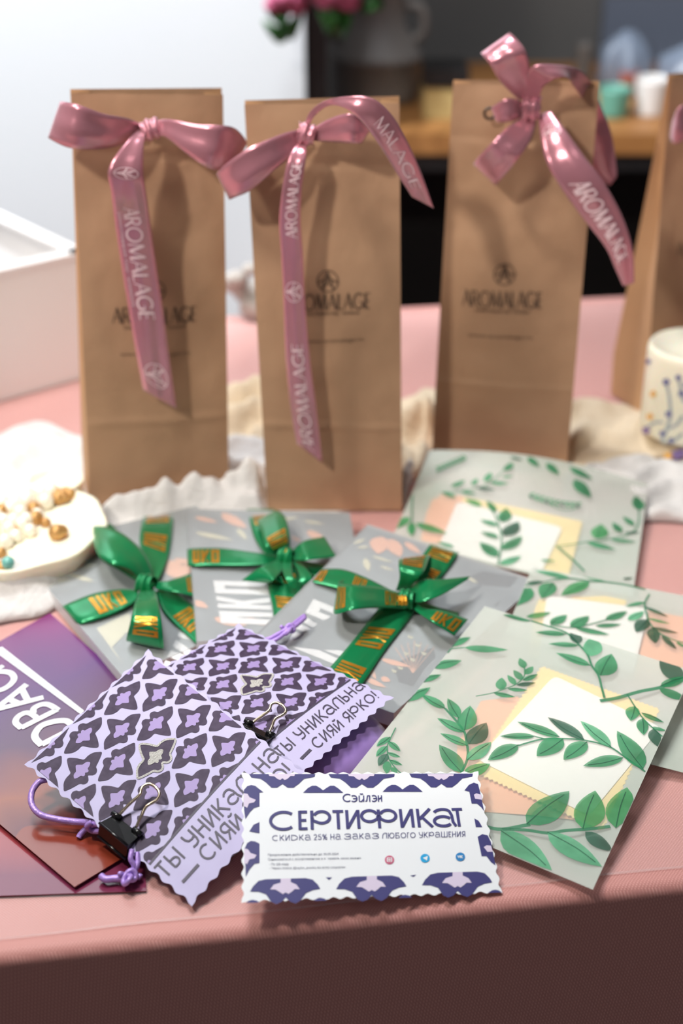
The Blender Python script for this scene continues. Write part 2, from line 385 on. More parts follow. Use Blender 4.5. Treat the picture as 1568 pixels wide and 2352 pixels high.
# ------------------------------------------------------------ stroke lettering
def arc(cx, cy, rx, ry, a0, a1, n=18):
    return [(cx + rx * math.cos(R(a0 + (a1 - a0) * i / n)), cy + ry * math.sin(R(a0 + (a1 - a0) * i / n))) for i in range(n + 1)]
G = {
 'С': (1.0, [arc(.52, .5, .46, .45, 48, 312, 24)]),
 'Е': (.5, [[(.07, 0), (.07, 1)], [(.07, .94), (.5, .94)], [(.07, .5), (.44, .5)], [(.07, .06), (.5, .06)]]),
 'Р': (1.0, [[(.08, 0), (.08, 1)], arc(.55, .64, .38, .31, 160, -120, 22) + [(.14, .47), (.09, .62)]]),
 'Т': (.62, [[(0, .94), (.62, .94)], [(.31, 0), (.31, .94)]]),
 'И': (.72, [[(.07, 1), (.07, 0)], [(.09, .05), (.63, .95)], [(.65, 1), (.65, 0)]]),
 'Й': (.72, [[(.07, .86), (.07, 0)], [(.09, .05), (.63, .82)], [(.65, .86), (.65, 0)], arc(.36, 1.12, .17, .12, 200, 340, 6)]),
 'Ф': (1.9, [[(.95, 0), (.95, 1)], arc(.48, .66, .40, .30, 20, 300, 20) + [(.86, .5), (.93, .7)], arc(1.42, .66, .40, .30, 160, -120, 20) + [(1.04, .5), (.97, .7)]]),
 'К': (.72, [[(.07, 0), (.07, 1)], [(.66, 1), (.12, .44)], [(.24, .55), (.7, 0)]]),
 'А': (.95, [arc(.45, .72, .36, .23, 165, 60, 8) + [(.72, .86), (.80, .62), (.82, .25), (.92, .02)], arc(.42, .3, .36, .26, 35, 325, 18)]),
 'Ы': (.95, [[(.1, 1), (.1, .05)], arc(.36, .28, .26, .24, 90, -90, 10) + [(.1, .04)], [(.1, .52), (.36, .52)], [(.86, 1), (.86, 0)]]),
 'У': (.75, [[(.06, 1), (.08, .7), (.2, .5), (.42, .45), (.66, .5)], [(.68, 1), (.68, .3), (.6, .1), (.4, .03), (.12, .06)]]),
 'Н': (.72, [[(.07, 0), (.07, 1)], [(.65, 0), (.65, 1)], [(.07, .5), (.65, .5)]]),
 'Л': (.85, [[(.0, .12), (.06, .0), (.05, .35), (.12, .7), (.35, .94), (.55, .97), (.72, .9)], [(.78, 1), (.78, 0)]]),
 'Ь': (.62, [[(.07, 1), (.07, .05)], arc(.3, .28, .27, .24, 90, -90, 10) + [(.07, .04)], [(.07, .52), (.3, .52)]]),
 'Я': (.68, [[(.6, 0), (.6, 1)], arc(.36, .7, .3, .26, 90, 270, 12) + [(.6, .44)], [(.36, .96), (.6, .96)], [(.42, .44), (.06, 0)]]),
 'О': (1.0, [arc(.5, .5, .45, .45, 0, 360, 26)]),
 'о': (.7, [arc(.35, .5, .3, .46, 0, 360, 22)]),
 '!': (.2, [[(.1, 1), (.1, .3)], [(.1, .1), (.1, 0)]]),
 'Д': (1.1, [[(.08, 0), (.08, 1)], arc(.3, .5, .72, .44, 90, -90, 16), [(.08, .94), (.3, .94)], [(.08, .06), (.3, .06)]]),
 'З': (1.2, [arc(.6, .74, .5, .22, 170, -80, 12), arc(.6, .26, .55, .22, 80, -170, 12), [(.3, .5), (.7, .5)]]),
 'Ю': (1.2, [[(.07, 0), (.07, 1)], [(.07, .5), (.3, .5)], arc(.72, .5, .42, .45, 0, 360, 22)]),
 'Б': (.8, [[(.07, 0), (.07, 1)], [(.07, .94), (.7, .94)], arc(.4, .28, .34, .24, 90, -90, 10) + [(.07, .04)], [(.07, .52), (.4, .52)]]),
 'Г': (.4, [[(.07, 0), (.07, 1)], [(.07, .94), (.4, .94)]]),
 'Ш': (1.2, [[(.07, 1), (.07, .05)], [(.6, 1), (.6, .05)], [(1.13, 1), (1.13, 0)], [(.07, .05), (1.13, .05)]]),
 '2': (.6, [arc(.3, .72, .25, .25, 165, -30, 10) + [(.06, .05), (.58, .05)]]),
 '5': (.6, [[(.52, .95), (.12, .95), (.09, .55)] + arc(.28, .33, .28, .27, 110, -150, 12)]),
 '%': (.8, [arc(.18, .75, .15, .2, 0, 360, 10), arc(.62, .25, .15, .2, 0, 360, 10), [(.65, 1), (.15, 0)]]),
 'э': (.7, [arc(.28, .4, .36, .38, 130, -130, 14), [(.2, .4), (.62, .4)]]),
 'й': (.6, [[(.07, .78), (.07, .05), (.3, .02), (.5, .3)], [(.52, .78), (.52, 0)], arc(.3, 1.05, .15, .1, 200, 340, 5)]),
 'л': (.6, [[(.02, .05), (.18, .1), (.28, .75), (.52, .75)], [(.52, .78), (.52, 0)]]),
 'н': (.6, [[(.07, 0), (.07, .78)], [(.5, 0), (.5, .78)], [(.07, .3), (.5, .5)]]),
 # wide latin titling letters
 'A': (.8, [[(.02, 0), (.4, 1)], [(.4, 1), (.78, 0)], [(.16, .36), (.64, .36)]]),
 'R': (.75, [[(.08, 0), (.08, 1)], arc(.34, .74, .28, .25, 90, -90, 10), [(.08, .98), (.34, .98)], [(.08, .49), (.34, .49)], [(.36, .48), (.74, 0)]]),
 'O': (1.0, [arc(.5, .5, .47, .49, 0, 360, 26)]),
 'M': (1.0, [[(.06, 0), (.14, 1)], [(.14, 1), (.5, .05)], [(.5, .05), (.86, 1)], [(.86, 1), (.94, 0)]]),
 'L': (.5, [[(.08, 1), (.08, 0)], [(.08, .03), (.5, .03)]]),
 'G': (.95, [arc(.5, .5, .46, .48, 45, 330, 22), [(.88, .45), (.88, .1)], [(.6, .45), (.9, .45)]]),
 'E': (.55, [[(.08, 0), (.08, 1)], [(.08, .97), (.52, .97)], [(.08, .5), (.45, .5)], [(.08, .03), (.52, .03)]]),
}
SERIF = {'A': [0.6, 1.5, 0.6], 'R': [1.4, 1, 0.7, 0.7, 1.4], 'M': [0.6, 1.5, 0.6, 1.5], 'L': [1.4, 0.6], 'E': [1.5, .6, .6, .6], 'G': [1.2, 1.3, .5]}
def dens(st, step=0.22):
    out = [st[0]]
    for a, b in zip(st, st[1:]):
        k = max(1, int(math.hypot(b[0] - a[0], b[1] - a[1]) / step))
        out += [(a[0] + (b[0] - a[0]) * t / k, a[1] + (b[1] - a[1]) * t / k) for t in range(1, k + 1)]
    return out
def write(mb, S, a, b, c, text, th, mi, off, gap=.16, spans=None, serif=False, space=.45):
    """letters from uv a to uv b along the baseline; uv c is the cap line above a"""
    if spans is None:
        x = 0; pos = []
        for ch in text:
            if ch == ' ': pos.append(None); x += space; continue
            w = G[ch][0]; pos.append((x, x + w)); x += w + gap
        tot = x - gap; pos = [p and (p[0] / tot, p[1] / tot) for p in pos]
    else: tot = None; pos = spans
    ux, uy = (b[0] - a[0], b[1] - a[1]); vx, vy = (c[0] - a[0], c[1] - a[1])
    def T(x, y): return (a[0] + ux * x + vx * y, a[1] + uy * x + vy * y)
    # metric lengths of the frame
    A = S(*a); lx = (S(*b) - A).length; ly = (S(*c) - A).length
    for ch, pp in zip(text, pos):
        if pp is None: continue
        w, sts = G[ch]; x0, x1 = pp
        for si, st in enumerate(sts):
            st = dens(st, 0.3); k = SERIF.get(ch, [1] * 9)[min(si, len(SERIF.get(ch, [1] * 9)) - 1)] if serif else 1
            hw = th / 2 * ly * k; ids = []
            q = [((x0 + (x1 - x0) * (p[0] / w)) * lx, p[1] * ly) for p in st]; n = len(q)
            for i in range(n):
                p0 = q[max(i - 1, 0)]; p1 = q[min(i + 1, n - 1)]; dx, dy = p1[0] - p0[0], p1[1] - p0[1]; L = math.hypot(dx, dy) or 1
                nx, ny = -dy / L * hw, dx / L * hw; e = []
                for s in (1, -1): e.append(mb.vert(lift(S, *T((q[i][0] + s * nx) / lx, (q[i][1] + s * ny) / ly), off)))
                ids.append(e)
            for i in range(n - 1): mb.face((ids[i][0], ids[i][1], ids[i + 1][1], ids[i + 1][0]), mi, False)
def writepx(mb, S, a, b, c, text, th, mi, off, **kw):
    write(mb, S, inv(S, *a), inv(S, *b), inv(S, *c), text, th, mi, off, **kw)
def fonttext(mb, S, a, b, c, body, mi, off):
    """small print set in a plain sans, fitted between uv a and b, height to c"""
    cu = bpy.data.curves.new('t', 'FONT'); cu.body = body; cu.resolution_u = 2
    o = bpy.data.objects.new('t', cu); COL.objects.link(o)
    me = o.to_mesh(); me.calc_loop_triangles()
    xs = [v.co.x for v in me.vertices]; ys = [v.co.y for v in me.vertices]
    if not xs: return
    x0, x1 = min(xs), max(xs); H = 0.72
    ids = []
    for v in me.vertices:
        x = (v.co.x - x0) / (x1 - x0); y = v.co.y / H
        ids.append(mb.vert(lift(S, a[0] + (b[0] - a[0]) * x + (c[0] - a[0]) * y, a[1] + (b[1] - a[1]) * x + (c[1] - a[1]) * y, off)))
    for t in me.loop_triangles: mb.face([ids[k] for k in t.vertices], mi, False)
    o.to_mesh_clear(); bpy.data.objects.remove(o); bpy.data.curves.remove(cu)
def emblem(mb, S, c, ru, rv, mi, off, th=.09):
    def ring(r, t):
        n = 28; p = [(math.cos(2 * PI * i / n), math.sin(2 * PI * i / n)) for i in range(n + 1)]
        ids = [(mb.vert(lift(S, c[0] + x * ru * (r + t), c[1] + y * rv * (r + t), off)), mb.vert(lift(S, c[0] + x * ru * (r - t), c[1] + y * rv * (r - t), off))) for x, y in p]
        for i in range(n): mb.face((ids[i][0], ids[i][1], ids[i + 1][1], ids[i + 1][0]), mi, False)
    ring(1, th * .6)
    for pts in ([(-.55, .8), (0, -.9), (.55, .8)], [(-.9, .1), (0, -.25), (.9, .1)], [(0, -.9), (0, .2)], [(-.6, .75), (0, .15), (.6, .75)]):
        pts = dens(pts, .4)
        strip(mb, S, [(c[0] + x * ru, c[1] + y * rv) for x, y in pts], (ru * th * .8, rv * th * .8), mi, off)

# ------------------------------------------------------------ ribbons
def ribsurf(rows, pos):
    """rows: ((xa,ya),(xb,yb),d) edges of a ribbon; pos(x,y,d) puts them in space"""
    A = [pos(r[0][0], r[0][1], r[2]) for r in rows]; B = [pos(r[1][0], r[1][1], r[3] if len(r) > 3 else r[2]) for r in rows]
    n = len(rows) - 1
    def cr(p, t):
        t = max(0, min(n - 1e-6, t * n)); i = int(t); t -= i
        p0, p1, p2, p3 = p[max(i - 1, 0)], p[i], p[i + 1], p[min(i + 2, n)]
        return 0.5 * ((2 * p1) + (-p0 + p2) * t + (2 * p0 - 5 * p1 + 4 * p2 - p3) * t * t + (-p0 + 3 * p1 - 3 * p2 + p3) * t ** 3)
    def S(u, v):
        a, b = cr(A, u), cr(B, u); p = a * (1 - v) + b * v
        w = (b - a).length; vv = max(0, min(1, v))
        d = (CAM - p).normalized()
        return p + d * (w * (0.035 * math.sin(PI * vv) + 0.022 * math.sin(3 * PI * vv + 5 * u) + .03 * noise.noise(Vector((u * 6, vv * 3, len(rows)))) * math.sin(PI * u)))
    return S
def ribbon(name, rows, pos, material, parent, th=0.0003, nv=8):
    S = ribsurf(rows, pos); mb = MB(); mb.grid(S, (len(rows) - 1) * 8, nv)
    o = mb.build(name, material, parent, solid=th, offset=0)
    return o, S

# ============================================================ THE SETTING
def struct(name, mb, m, **kw):
    o = mb.build(name, m, **kw); o['kind'] = 'structure'; return o
mb = MB(); mb.quad(Vector((-4, -2.5, 0)), Vector((4, -2.5, 0)), Vector((4, 4, 0)), Vector((-4, 4, 0))); struct('floor', mb, 'floor')
WY = 1.62                                   # white wall
xw = PY(700, 200, WY).x
mb = MB(); mb.box((-2 + xw / 2, WY + .05, 1.4), 4 + xw, .1, 2.8); struct('wall_left', mb, 'wall')
mb = MB(); mb.box((xw / 2 + 2, 2.45, 1.4), 4 - xw + .4, .1, 2.8); struct('wall_back', mb, 'wallgrey')
mb = MB(); mb.box((0, .7, 2.85), 8, 6.4, .1)
c_ = struct('ceiling', mb, 'wall')

# table with satin cloth and a clear film
E0, E1 = P(0, 2196, 0), P(1568, 2030, 0)
ed = (E1 - E0).normalized(); en = Vector((-ed.y, ed.x, 0))     # en points away from the viewer
F0 = P(545, 722, 0)
dep = (F0 - E0).dot(en)
Lc = E0 - ed * 0.55; Rc = E1 + ed * 0.75
table = thing('table', (Lc + Rc) / 2 + en * dep / 2 - Vector((0, 0, TZ)), 'long table under the pink satin tablecloth', 'table')
mb = MB(); q = [Lc + en * .02, Rc + en * .02, Rc + en * (dep - .02), Lc + en * (dep - .02)]
mb.prism([p + Vector((0, 0, -.03)) for p in q], [p + Vector((0, 0, -.004)) for p in q]); mb.build('tabletop', 'wood', table)
for k, p in enumerate((Lc + en * .06 + ed * .06, Rc + en * .06 - ed * .06, Rc + en * (dep - .06) - ed * .06, Lc + en * (dep - .06) + ed * .06)):
    mb = MB(); mb.box((p.x, p.y, TZ / 2 - .015), .04, .04, TZ - .03); mb.build('leg', 'black', table)
# cloth: profile from far drop, over the top, down the front
prof = [(dep + .012, -.50), (dep + .010, -.2), (dep + .006, -.02), (dep + .001, -.004), (dep - .004, 0), (dep * .75, 0), (dep * .5, 0), (dep * .25, 0), (.03, 0), (.004, 0), (.0005, -.0012), (-.0010, -.0040), (-.0011, -.0055), (-.0012, -.0075), (-.0015, -.015), (-.002, -.03), (-.004, -.1), (-.007, -.2), (-.01, -.35), (-.013, -.5)]
Lt = (Rc - Lc).length
mb = MB(); NU = 160; b = 0
for j, (a, z) in enumerate(prof):
    for i in range(NU + 1):
        s = i / NU * Lt; w = 0
        if z < -.01:
            w = (.012 * noise.noise(Vector((s * 5, 0, 3 if a > .1 else 9))) + .005 * noise.noise(Vector((s * 14, z, 5)))) * min(1, -z * 5)
        mb.vert(Lc + ed * s + en * (a + (w if a > .1 else -abs(w))) + Vector((0, 0, z)))
for j in range(len(prof) - 1):
    for i in range(NU):
        a = j * (NU + 1) + i; mb.face((a, a + 1, a + NU + 2, a + NU + 1), 0)
tag(mb.build('tablecloth', 'cloth', origin='base'), 'pink ribbed satin tablecloth draped over the table and its front edge', 'tablecloth')
# film: ends a finger's width before the edge, faint rolled border
mb = MB(); fe = .0085
q = [Lc + en * fe, Rc + en * fe, Rc + en * (dep - .02), Lc + en * (dep - .02)]
def filmS(u, v):
    p = (q[0] * (1 - u) + q[1] * u) * (1 - v) + (q[3] * (1 - u) + q[2] * u) * v
    return p + Vector((0, 0, .0006 + .0004 * noise.noise(p * 40)))
mb.grid(filmS, 160, 40)
film = mb.build('table_film', 'film', origin='base')
tag(film, 'clear glossy plastic film lying over the pink tablecloth', 'table film')
mb = MB(); mb.tube([Lc + ed * (Lt * i / 60) + en * (fe + .0006 * math.sin(i * 1.7)) + Vector((0, 0, .0008)) for i in range(61)], .0005, 6, res=3)
mb.build('film_border', 'film', film)

# ============================================================ BACKGROUND FURNITURE
SY = 1.72
shz = PY(950, 285, SY).z
unit = thing('shelving_unit', (0.6, SY + .2, 0), 'black shelving unit with a wooden board behind the table', 'shelf')
mb = MB(); pw = PY(722, 200, SY - .06)
mb.box((pw.x, SY - .06, 1.35), .030, .04, 2.7); mb.build('post', 'black', unit)
mb = MB(); mb.box((pw.x + 1.75, SY - .06, 1.35), .030, .04, 2.7); mb.build('post', 'black', unit)
mb = MB(); mb.box((pw.x + .9, SY + .17, shz - .012), 1.74, .44, .024); mb.build('board', 'wood', unit)
mb = MB(); mb.box((pw.x + .9, SY + .30, (shz - .03) / 2), 1.74, .02, shz - .03); mb.build('back_panel', 'void', unit)
mb = MB(); mb.box((pw.x + .9, SY + .17, .34), 1.74, .44, .02); mb.build('bottom_board', 'void', unit)
mb = MB(); mb.box((pw.x + .9, SY - .03, shz - .034), 1.74, .03, .02); mb.build('rail', 'black', unit)
def onshelf(px, py, Y):      # a point on the board seen at px,py
    p = PY(px, py, Y); return Vector((p.x, Y, shz))
c = onshelf(862, 300, SY + .14)
canr = (PY(962, 200, SY + .14).x - PY(762, 200, SY + .14).x) / 2
can = thing('milk_can', c, 'large grey enamel milk can on the shelf left end', 'milk can')
zt = lambda y: PY(800, y, SY + .14 - canr * .6).z - shz
mb = MB(); mb.lathe(c, [(canr * .96, 0), (canr, .01), (canr, zt(150)), (canr * 1.04, zt(145)), (canr * 1.04, zt(135)), (canr * .97, zt(128)), (canr * .82, zt(95)), (canr * .66, zt(70)), (canr * .62, zt(40)), (canr * .62, zt(0)), (canr * .70, zt(-30)), (canr * .78, zt(-60)), (canr * .78, zt(-66)), (canr * .68, zt(-60)), (canr * .5, zt(-10))], 48)
mb.build('body', 'can', can)
for s in (-1, 1):
    mb = MB(); mb.tube([c + Vector((s * canr * .62, 0, zt(20))), c + Vector((s * canr * 1.0, 0, zt(30))), c + Vector((s * canr * 1.05, 0, zt(80))), c + Vector((s * canr * .84, 0, zt(105)))], .006, 8); mb.build('handle', 'can', can)
# bouquet in the can
bq = thing('bouquet', c + Vector((0, 0, zt(-66))), 'pink artificial flowers with dark green leaves above the milk can', 'flowers')
def bladeleaf(mb, a, b, w, m=0, sag=0.02):
    a, b = Vector(a), Vector(b); ax = b - a; sd = ax.cross(Vector((0, 1, .3))).normalized(); n = 8; ids = []
    for i in range(n + 1):
        t = i / n; p = a + ax * t + Vector((0, 0, -sag * math.sin(PI * t))); hw = w * math.sin(PI * min(1, t * .97 + .02)) ** .7
        ids.append([mb.vert(p + sd * hw * s + Vector((0, -.004 * (1 - abs(s)), 0))) for s in (-1, 0, 1)])
    for i in range(n):
        for s in (0, 1): mb.face((ids[i][s], ids[i][s + 1], ids[i + 1][s + 1], ids[i + 1][s]), m)
def bloom(mb, c, r, m=0):
    for k in range(9):
        a = k * 2.4; rr = r * (.55 + .45 * (k % 3) / 2)
        d = Vector((math.cos(a), math.sin(a) * .8, .6 * math.sin(k * 1.3) + .2)).normalized()
        mb.ball(Vector(c) + d * rr * .5, rr * .55, m, 10, (1, 1, .7))
BY = WY - .06
for (x, y, r) in ((650, 5, .026), (770, -6, .028), (700, -30, .03), (840, -60, .03)):
    mb = MB(); bloom(mb, PY(x, y, BY), r); mb.build('flower_head', 'petal', bq)
mb = MB()
for (x0, y0, x1, y1, w) in ((690, 20, 603, 48, .010), (660, -40, 615, 30, .012), (700, 10, 640, 40, .010), (800, -10, 730, 28, .014), (790, 0, 805, 38, .012), (760, -10, 770, 34, .012), (850, -60, 860, 10, .012)):
    bladeleaf(mb, PY(x0, y0, BY + .02), PY(x1, y1, BY - .01), w)
mb.build('leaves', 'foliage', bq, solid=.0006)
for (x, y) in ((650, 5), (770, -6), (700, -30), (840, -60)):
    mb = MB(); mb.tube([PY(x, y, BY), PY(x, y, BY) + Vector((.03, .04, .05)), c + Vector((0, 0, zt(-60) + .03)), c + Vector((0, 0, zt(-10)))], .0025, 6); mb.build('stem', 'foliage', bq)
def pot(name, px0, px1, pytop, Y, m, label, cat, taper=.9, rim=True):
    a, b_ = PY(px0, pytop, Y), PY(px1, pytop, Y); r = (b_.x - a.x) / 2; c = Vector(((a.x + b_.x) / 2, Y, shz)); h = a.z - shz
    mb = MB(); mb.lathe(c, [(r * taper, 0), (r * (taper + .04), .004), (r, h * .9), (r * 1.02, h), (r * .94, h), (r * .9, h * .9), (r * taper * .85, .01)], 36)
    o = mb.build(name, m, origin='base'); tag(o, label, cat); return o
pot('cup', 1376, 1452, 200, SY + .04, 'teal', 'small teal glazed cup at the front of the shelf', 'cup', .8)
pot('white_jar', 1462, 1540, 178, SY + .05, 'ceram', 'white glazed jar on the shelf right of the teal cup', 'jar', .88)
pot('rust_jar', 1425, 1468, 165, SY + .16, 'rust', 'small rust red jar behind the teal cup', 'jar', .9)
pot('dark_jar', 962, 1000, 180, SY + .2, 'black', 'slim black jar on the shelf beside the milk can', 'jar', .9)
pot('grey_tumbler', 1325, 1362, 100, SY + .26, 'can', 'grey tumbler at the back of the shelf, behind the third bag', 'cup', .9)
p0, p1 = PY(975, 205, SY + .02), PY(1075, 205, SY + .02)
mb = MB(); mb.box(((p0.x + p1.x) / 2, SY + .06, (p0.z + shz) / 2), p1.x - p0.x, .07, p0.z - shz)
bxo = mb.build('storage_box', 'pot', origin='base'); tag(bxo, 'mustard yellow storage box on the shelf beside the milk can', 'box')
mb = MB(); mb.box(((p0.x + p1.x) / 2, SY + .06, p0.z + .012), (p1.x - p0.x) * 1.04, .075, .02); mb.build('lid', 'black', bxo)
# tinted plastic bags on the shelf, right
def crumple(name, px0, px1, py0, Y, label, seed, m='blueplastic', z0=None):
    a, b_ = PY(px0, py0, Y), PY(px1, py0, Y); r = (b_.x - a.x) / 2; z0 = shz + .001 if z0 is None else z0; h = a.z - z0; c = Vector(((a.x + b_.x) / 2, Y, z0))
    mb = MB(); mb.lathe(c, [(r * .7, 0), (r * .95, h * .12), (r, h * .4), (r * .85, h * .7), (r * .45, h * .9), (r * .12, h)], 30, fold=lambda a, z: .5 * noise.noise(Vector((math.cos(a) * 2.5, math.sin(a) * 2.5, z * 26 + seed))))
    tag(mb.build(name, m, origin='base'), label, 'plastic bag')
crumple('plastic_bag', 1385, 1500, 68, SY + .2, 'pale blue plastic bag bunched up behind the teal cup', 1)
crumple('plastic_bag', 1530, 1680, 95, SY + .16, 'pale lilac plastic bag at the right end of the shelf', 5)
mb = MB(); a = PY(1440, 22, 2.38); b_ = PY(1640, 100, 2.38)
mb.box(((a.x + b_.x) / 2 + .06, 2.385, (a.z + b_.z) / 2 - .01), .34, .02, .11)
fr = mb.build('wall_board', mat('pale_blue_board', (132, 142, 162), .5), origin=Vector(((a.x + b_.x) / 2, 2.4, b_.z))); tag(fr, 'pale blue board hanging on the grey back wall', 'board')

# white open carton, left
A = P(-210, 985, 0); Bc = P(222, 862, 0)
ax = (A - Bc).normalized(); ay = Vector((ax.y, -ax.x, 0));
if ay.y < 0: ay = -ay
hb = 0; g = P(0, 925, 0)
for i in range(200):
    if proj(g + Vector((0, 0, i * .001)))[1] < 640: hb = i * .001; break
carton = thing('white_carton', (Bc + A) / 2 + ay * .09, 'large open white cardboard box standing left behind the first bag', 'box')
Lx = (A - Bc).length; Ly = .20; t = .004
def wallbox(mb, o, d1, l1, d2, l2, z0, z1, m=0):
    q = [o, o + d1 * l1, o + d1 * l1 + d2 * l2, o + d2 * l2]
    if d1.cross(d2).z < 0: q = q[::-1]
    mb.prism([p + Vector((0, 0, z0)) for p in q], [p + Vector((0, 0, z1)) for p in q], m)
mb = MB(); wallbox(mb, Bc, ax, Lx, ay, Ly, .001, .004); mb.build('bottom', 'boxi', carton)
for nm, o, d1, l1, d2 in (('front', Bc, ax, Lx, ay), ('rear', Bc + ay * Ly, ax, Lx, -ay), ('side', Bc, ay, Ly, ax), ('side', Bc + ax * Lx, ay, Ly, -ax)):
    mb = MB(); wallbox(mb, o, d1, l1, d2, t, .004, hb); wallbox(mb, o - d2 * .001, d1, l1, d2, .012, hb, hb + .003); mb.build(nm + '_panel', 'boxw', carton)
# beige ornament put in for a soft shadow far on the table, between first and second bag
mb = MB(); c = P(570, 712, 0) + Vector((.0, -.02, 0))
for k in range(5): mb.ball(c + Vector((.010 * math.cos(k * 1.3), .010 * math.sin(k * 1.3), .012 + .008 * k)), .014 - .002 * k, 0, 12, (1.2, 1, .8), .3, k)
tag(mb.build('beige_shadow_lump', mat('beige_shadow_tone', (172, 166, 160), .8), origin='base'), 'pale beige knobbly ornament standing in for a soft shadow at the far table edge', 'lump')

# ============================================================ KRAFT BAGS
FOOT = []
def make_bag(front, hpx, depth, label, lean=0.0, side=0):
    """front: (TL,TR,BR,BL) photo points of the front panel"""
    TL, TR, BR, BL = front
    bl, br = P(*BL, 0.0015), P(*BR, 0.0015)
    y = (bl.y + br.y) / 2
    tl, tr = PY(*TL, bl.y + lean), PY(*TR, br.y + lean)
    zt_ = (tl.z + tr.z) / 2
    wx = (br - bl).normalized(); back = Vector((-wx.y, wx.x, 0))
    FOOT.append((bl, br, back, depth))
    root = thing('gift_bag', (bl + br) / 2 + back * depth / 2, label, 'gift bag', 'kraft paper gift bags with rose bows')
    def Fr(u, v):   # v 0 top .. 1 bottom
        p = (tl * (1 - u) + tr * u) * (1 - v) + (bl * (1 - u) + br * u) * v
        k = math.sin(PI * min(1, max(0, u))) * math.sin(PI * min(1, max(0, v)))
        w = .0022 * noise.noise(Vector((u * 3, v * 5, label.__len__()))) + .0008 * noise.noise(Vector((u * 9, v * 14, 2)))
        cre = .0009 * math.exp(-((v - .765 - .01 * u) / .008) ** 2) - .0006 * math.exp(-((v - .12 - .02 * u) / .01) ** 2)
        return p - back * (.003 * k + (w + cre) * (1 if .02 < u < .98 else .2))
    def dd(v): return .0035 + (depth - .0035) * min(1, max(0, (v - .02)) / .85) ** 1.1
    def Bk(u, v):
        p = (tl * (1 - u) + tr * u) * (1 - v) + (bl * (1 - u) + br * u) * v
        return p + back * dd(v) + Vector((0, 0, .0028 * (1 - v) * (.5 + .5 * u)))
    mb = MB(); mb.grid(Fr, 16, 120); mb.grid(Bk, 8, 36, flip=True)
    for s in (0, 1):
        def Sd(u, v, s=s):
            a, b = Fr(s, v), Bk(s, v); p = a * (1 - u) + b * u
            ins = (1 - v) ** .8 * .010 * (1 - abs(2 * u - 1))
            return p + wx * ins * (1 if s == 0 else -1)
        mb.grid(Sd, 4, 36, m=1, sm=False, flip=(s == 0))
    mb.quad(bl, br, br + back * depth, bl + back * depth, 0)
    body = mb.build('paper_body', ['kraft', 'kraft_lit'], root)
    mb = MB()        # printed crest, name and lines
    return root, Fr, body, (bl, br, back)
def bag_print(root, S, emb, er, name, sub, url):
    mb = MB()
    c = inv(S, *emb); e = inv(S, emb[0] + er, emb[1]); f = inv(S, emb[0], emb[1] + er)
    emblem(mb, S, c, abs(e[0] - c[0]), abs(f[1] - c[1]), 0, .0006, .09)
    (x0, y0), (x1, y1), h = name
    writepx(mb, S, (x0, y0), (x1, y1), (x0, y0 - h), 'AROMALAGE', .085, 0, .0006, gap=.1, serif=True)
    for (x0, y0), (x1, y1), h, body in (sub, url):
        a, b, c = inv(S, x0, y0), inv(S, x1, y1), inv(S, x0, y0 - h)
        fonttext(mb, S, a, b, c, body, 0, .0006)
    mb.build('printed_logo', 'ink', root)

z1 = crop(80, 180, 3.0154); z2 = crop(500, 190, 3.0154); z3 = crop(980, 60, 2.6667)
def bagpos(cv, info):
    bl, br, back = info[:3]; nn = back
    def pos(x, y, d):
        px, py = cv(x, y); r = ray(px, py)
        o = bl - nn * d
        t = (o - CAM).dot(nn) / r.dot(nn)
        return CAM + r * t
    return pos
def knot(pos, x, y, d, r, parent, m, seed=0, sc=(1.25, .8, 1), ang=None):
    '''a band of ribbon wrapped tightly round the crossing, pinched and creased'''
    c = pos(x, y, d); ex = pos(x + 10, y, d) - c; ex.normalize(); ey = pos(x, y - 10, d) - c; ey = (ey - ex * ey.dot(ex)).normalized(); ez = ex.cross(ey).normalized()
    if ez.dot(CAM - c) < 0: ez = -ez
    a0 = .35 * math.sin(seed * 2.1) if ang is None else ang
    ex, ey = ex * math.cos(a0) + ey * math.sin(a0), ey * math.cos(a0) - ex * math.sin(a0)
    mb = MB()
    def S(u, v):
        t = -.15 * PI + v * 1.3 * PI; w = sc[0] * r * (u - .5) * 1.5 * (1 - .22 * math.sin(PI * v))
        cr_ = 1 + .10 * math.sin(u * 15 + 2 * v + seed) + .07 * noise.noise(Vector((u * 5, v * 3, seed)))
        rr = r * (.55 + .45 * math.sin(PI * (.12 + .76 * u)) ** .5) * cr_
        return c + ex * w + ey * (rr * math.cos(t) * sc[2]) + ez * (rr * math.sin(t) * .9)
    mb.grid(S, 22, 24)
    core = lambda u, v: c + ex * (sc[0] * r * (u - .5) * 1.3) + ey * (r * .72 * math.cos(2 * PI * v)) * math.sin(PI * (.08 + .84 * u)) + ez * (r * .6 * math.sin(2 * PI * v)) * math.sin(PI * (.08 + .84 * u))
    mb.grid(core, 10, 16)
    return mb.build('knot', m, parent, solid=.0002, offset=0)
def ribbon_print(root_piece, S, items, m='satin_ink', off=.0004):
    for it in items:
        mb = MB()
        if it[0] == 'e': emblem(mb, S, it[1], it[2], it[3], 0, off, .06); mb.build('printed_emblem', m, root_piece)
        else: write(mb, S, it[1], it[2], it[3], it[4], it[5], 0, off, gap=.1, serif=True); mb.build('printed_name', m, root_piece)

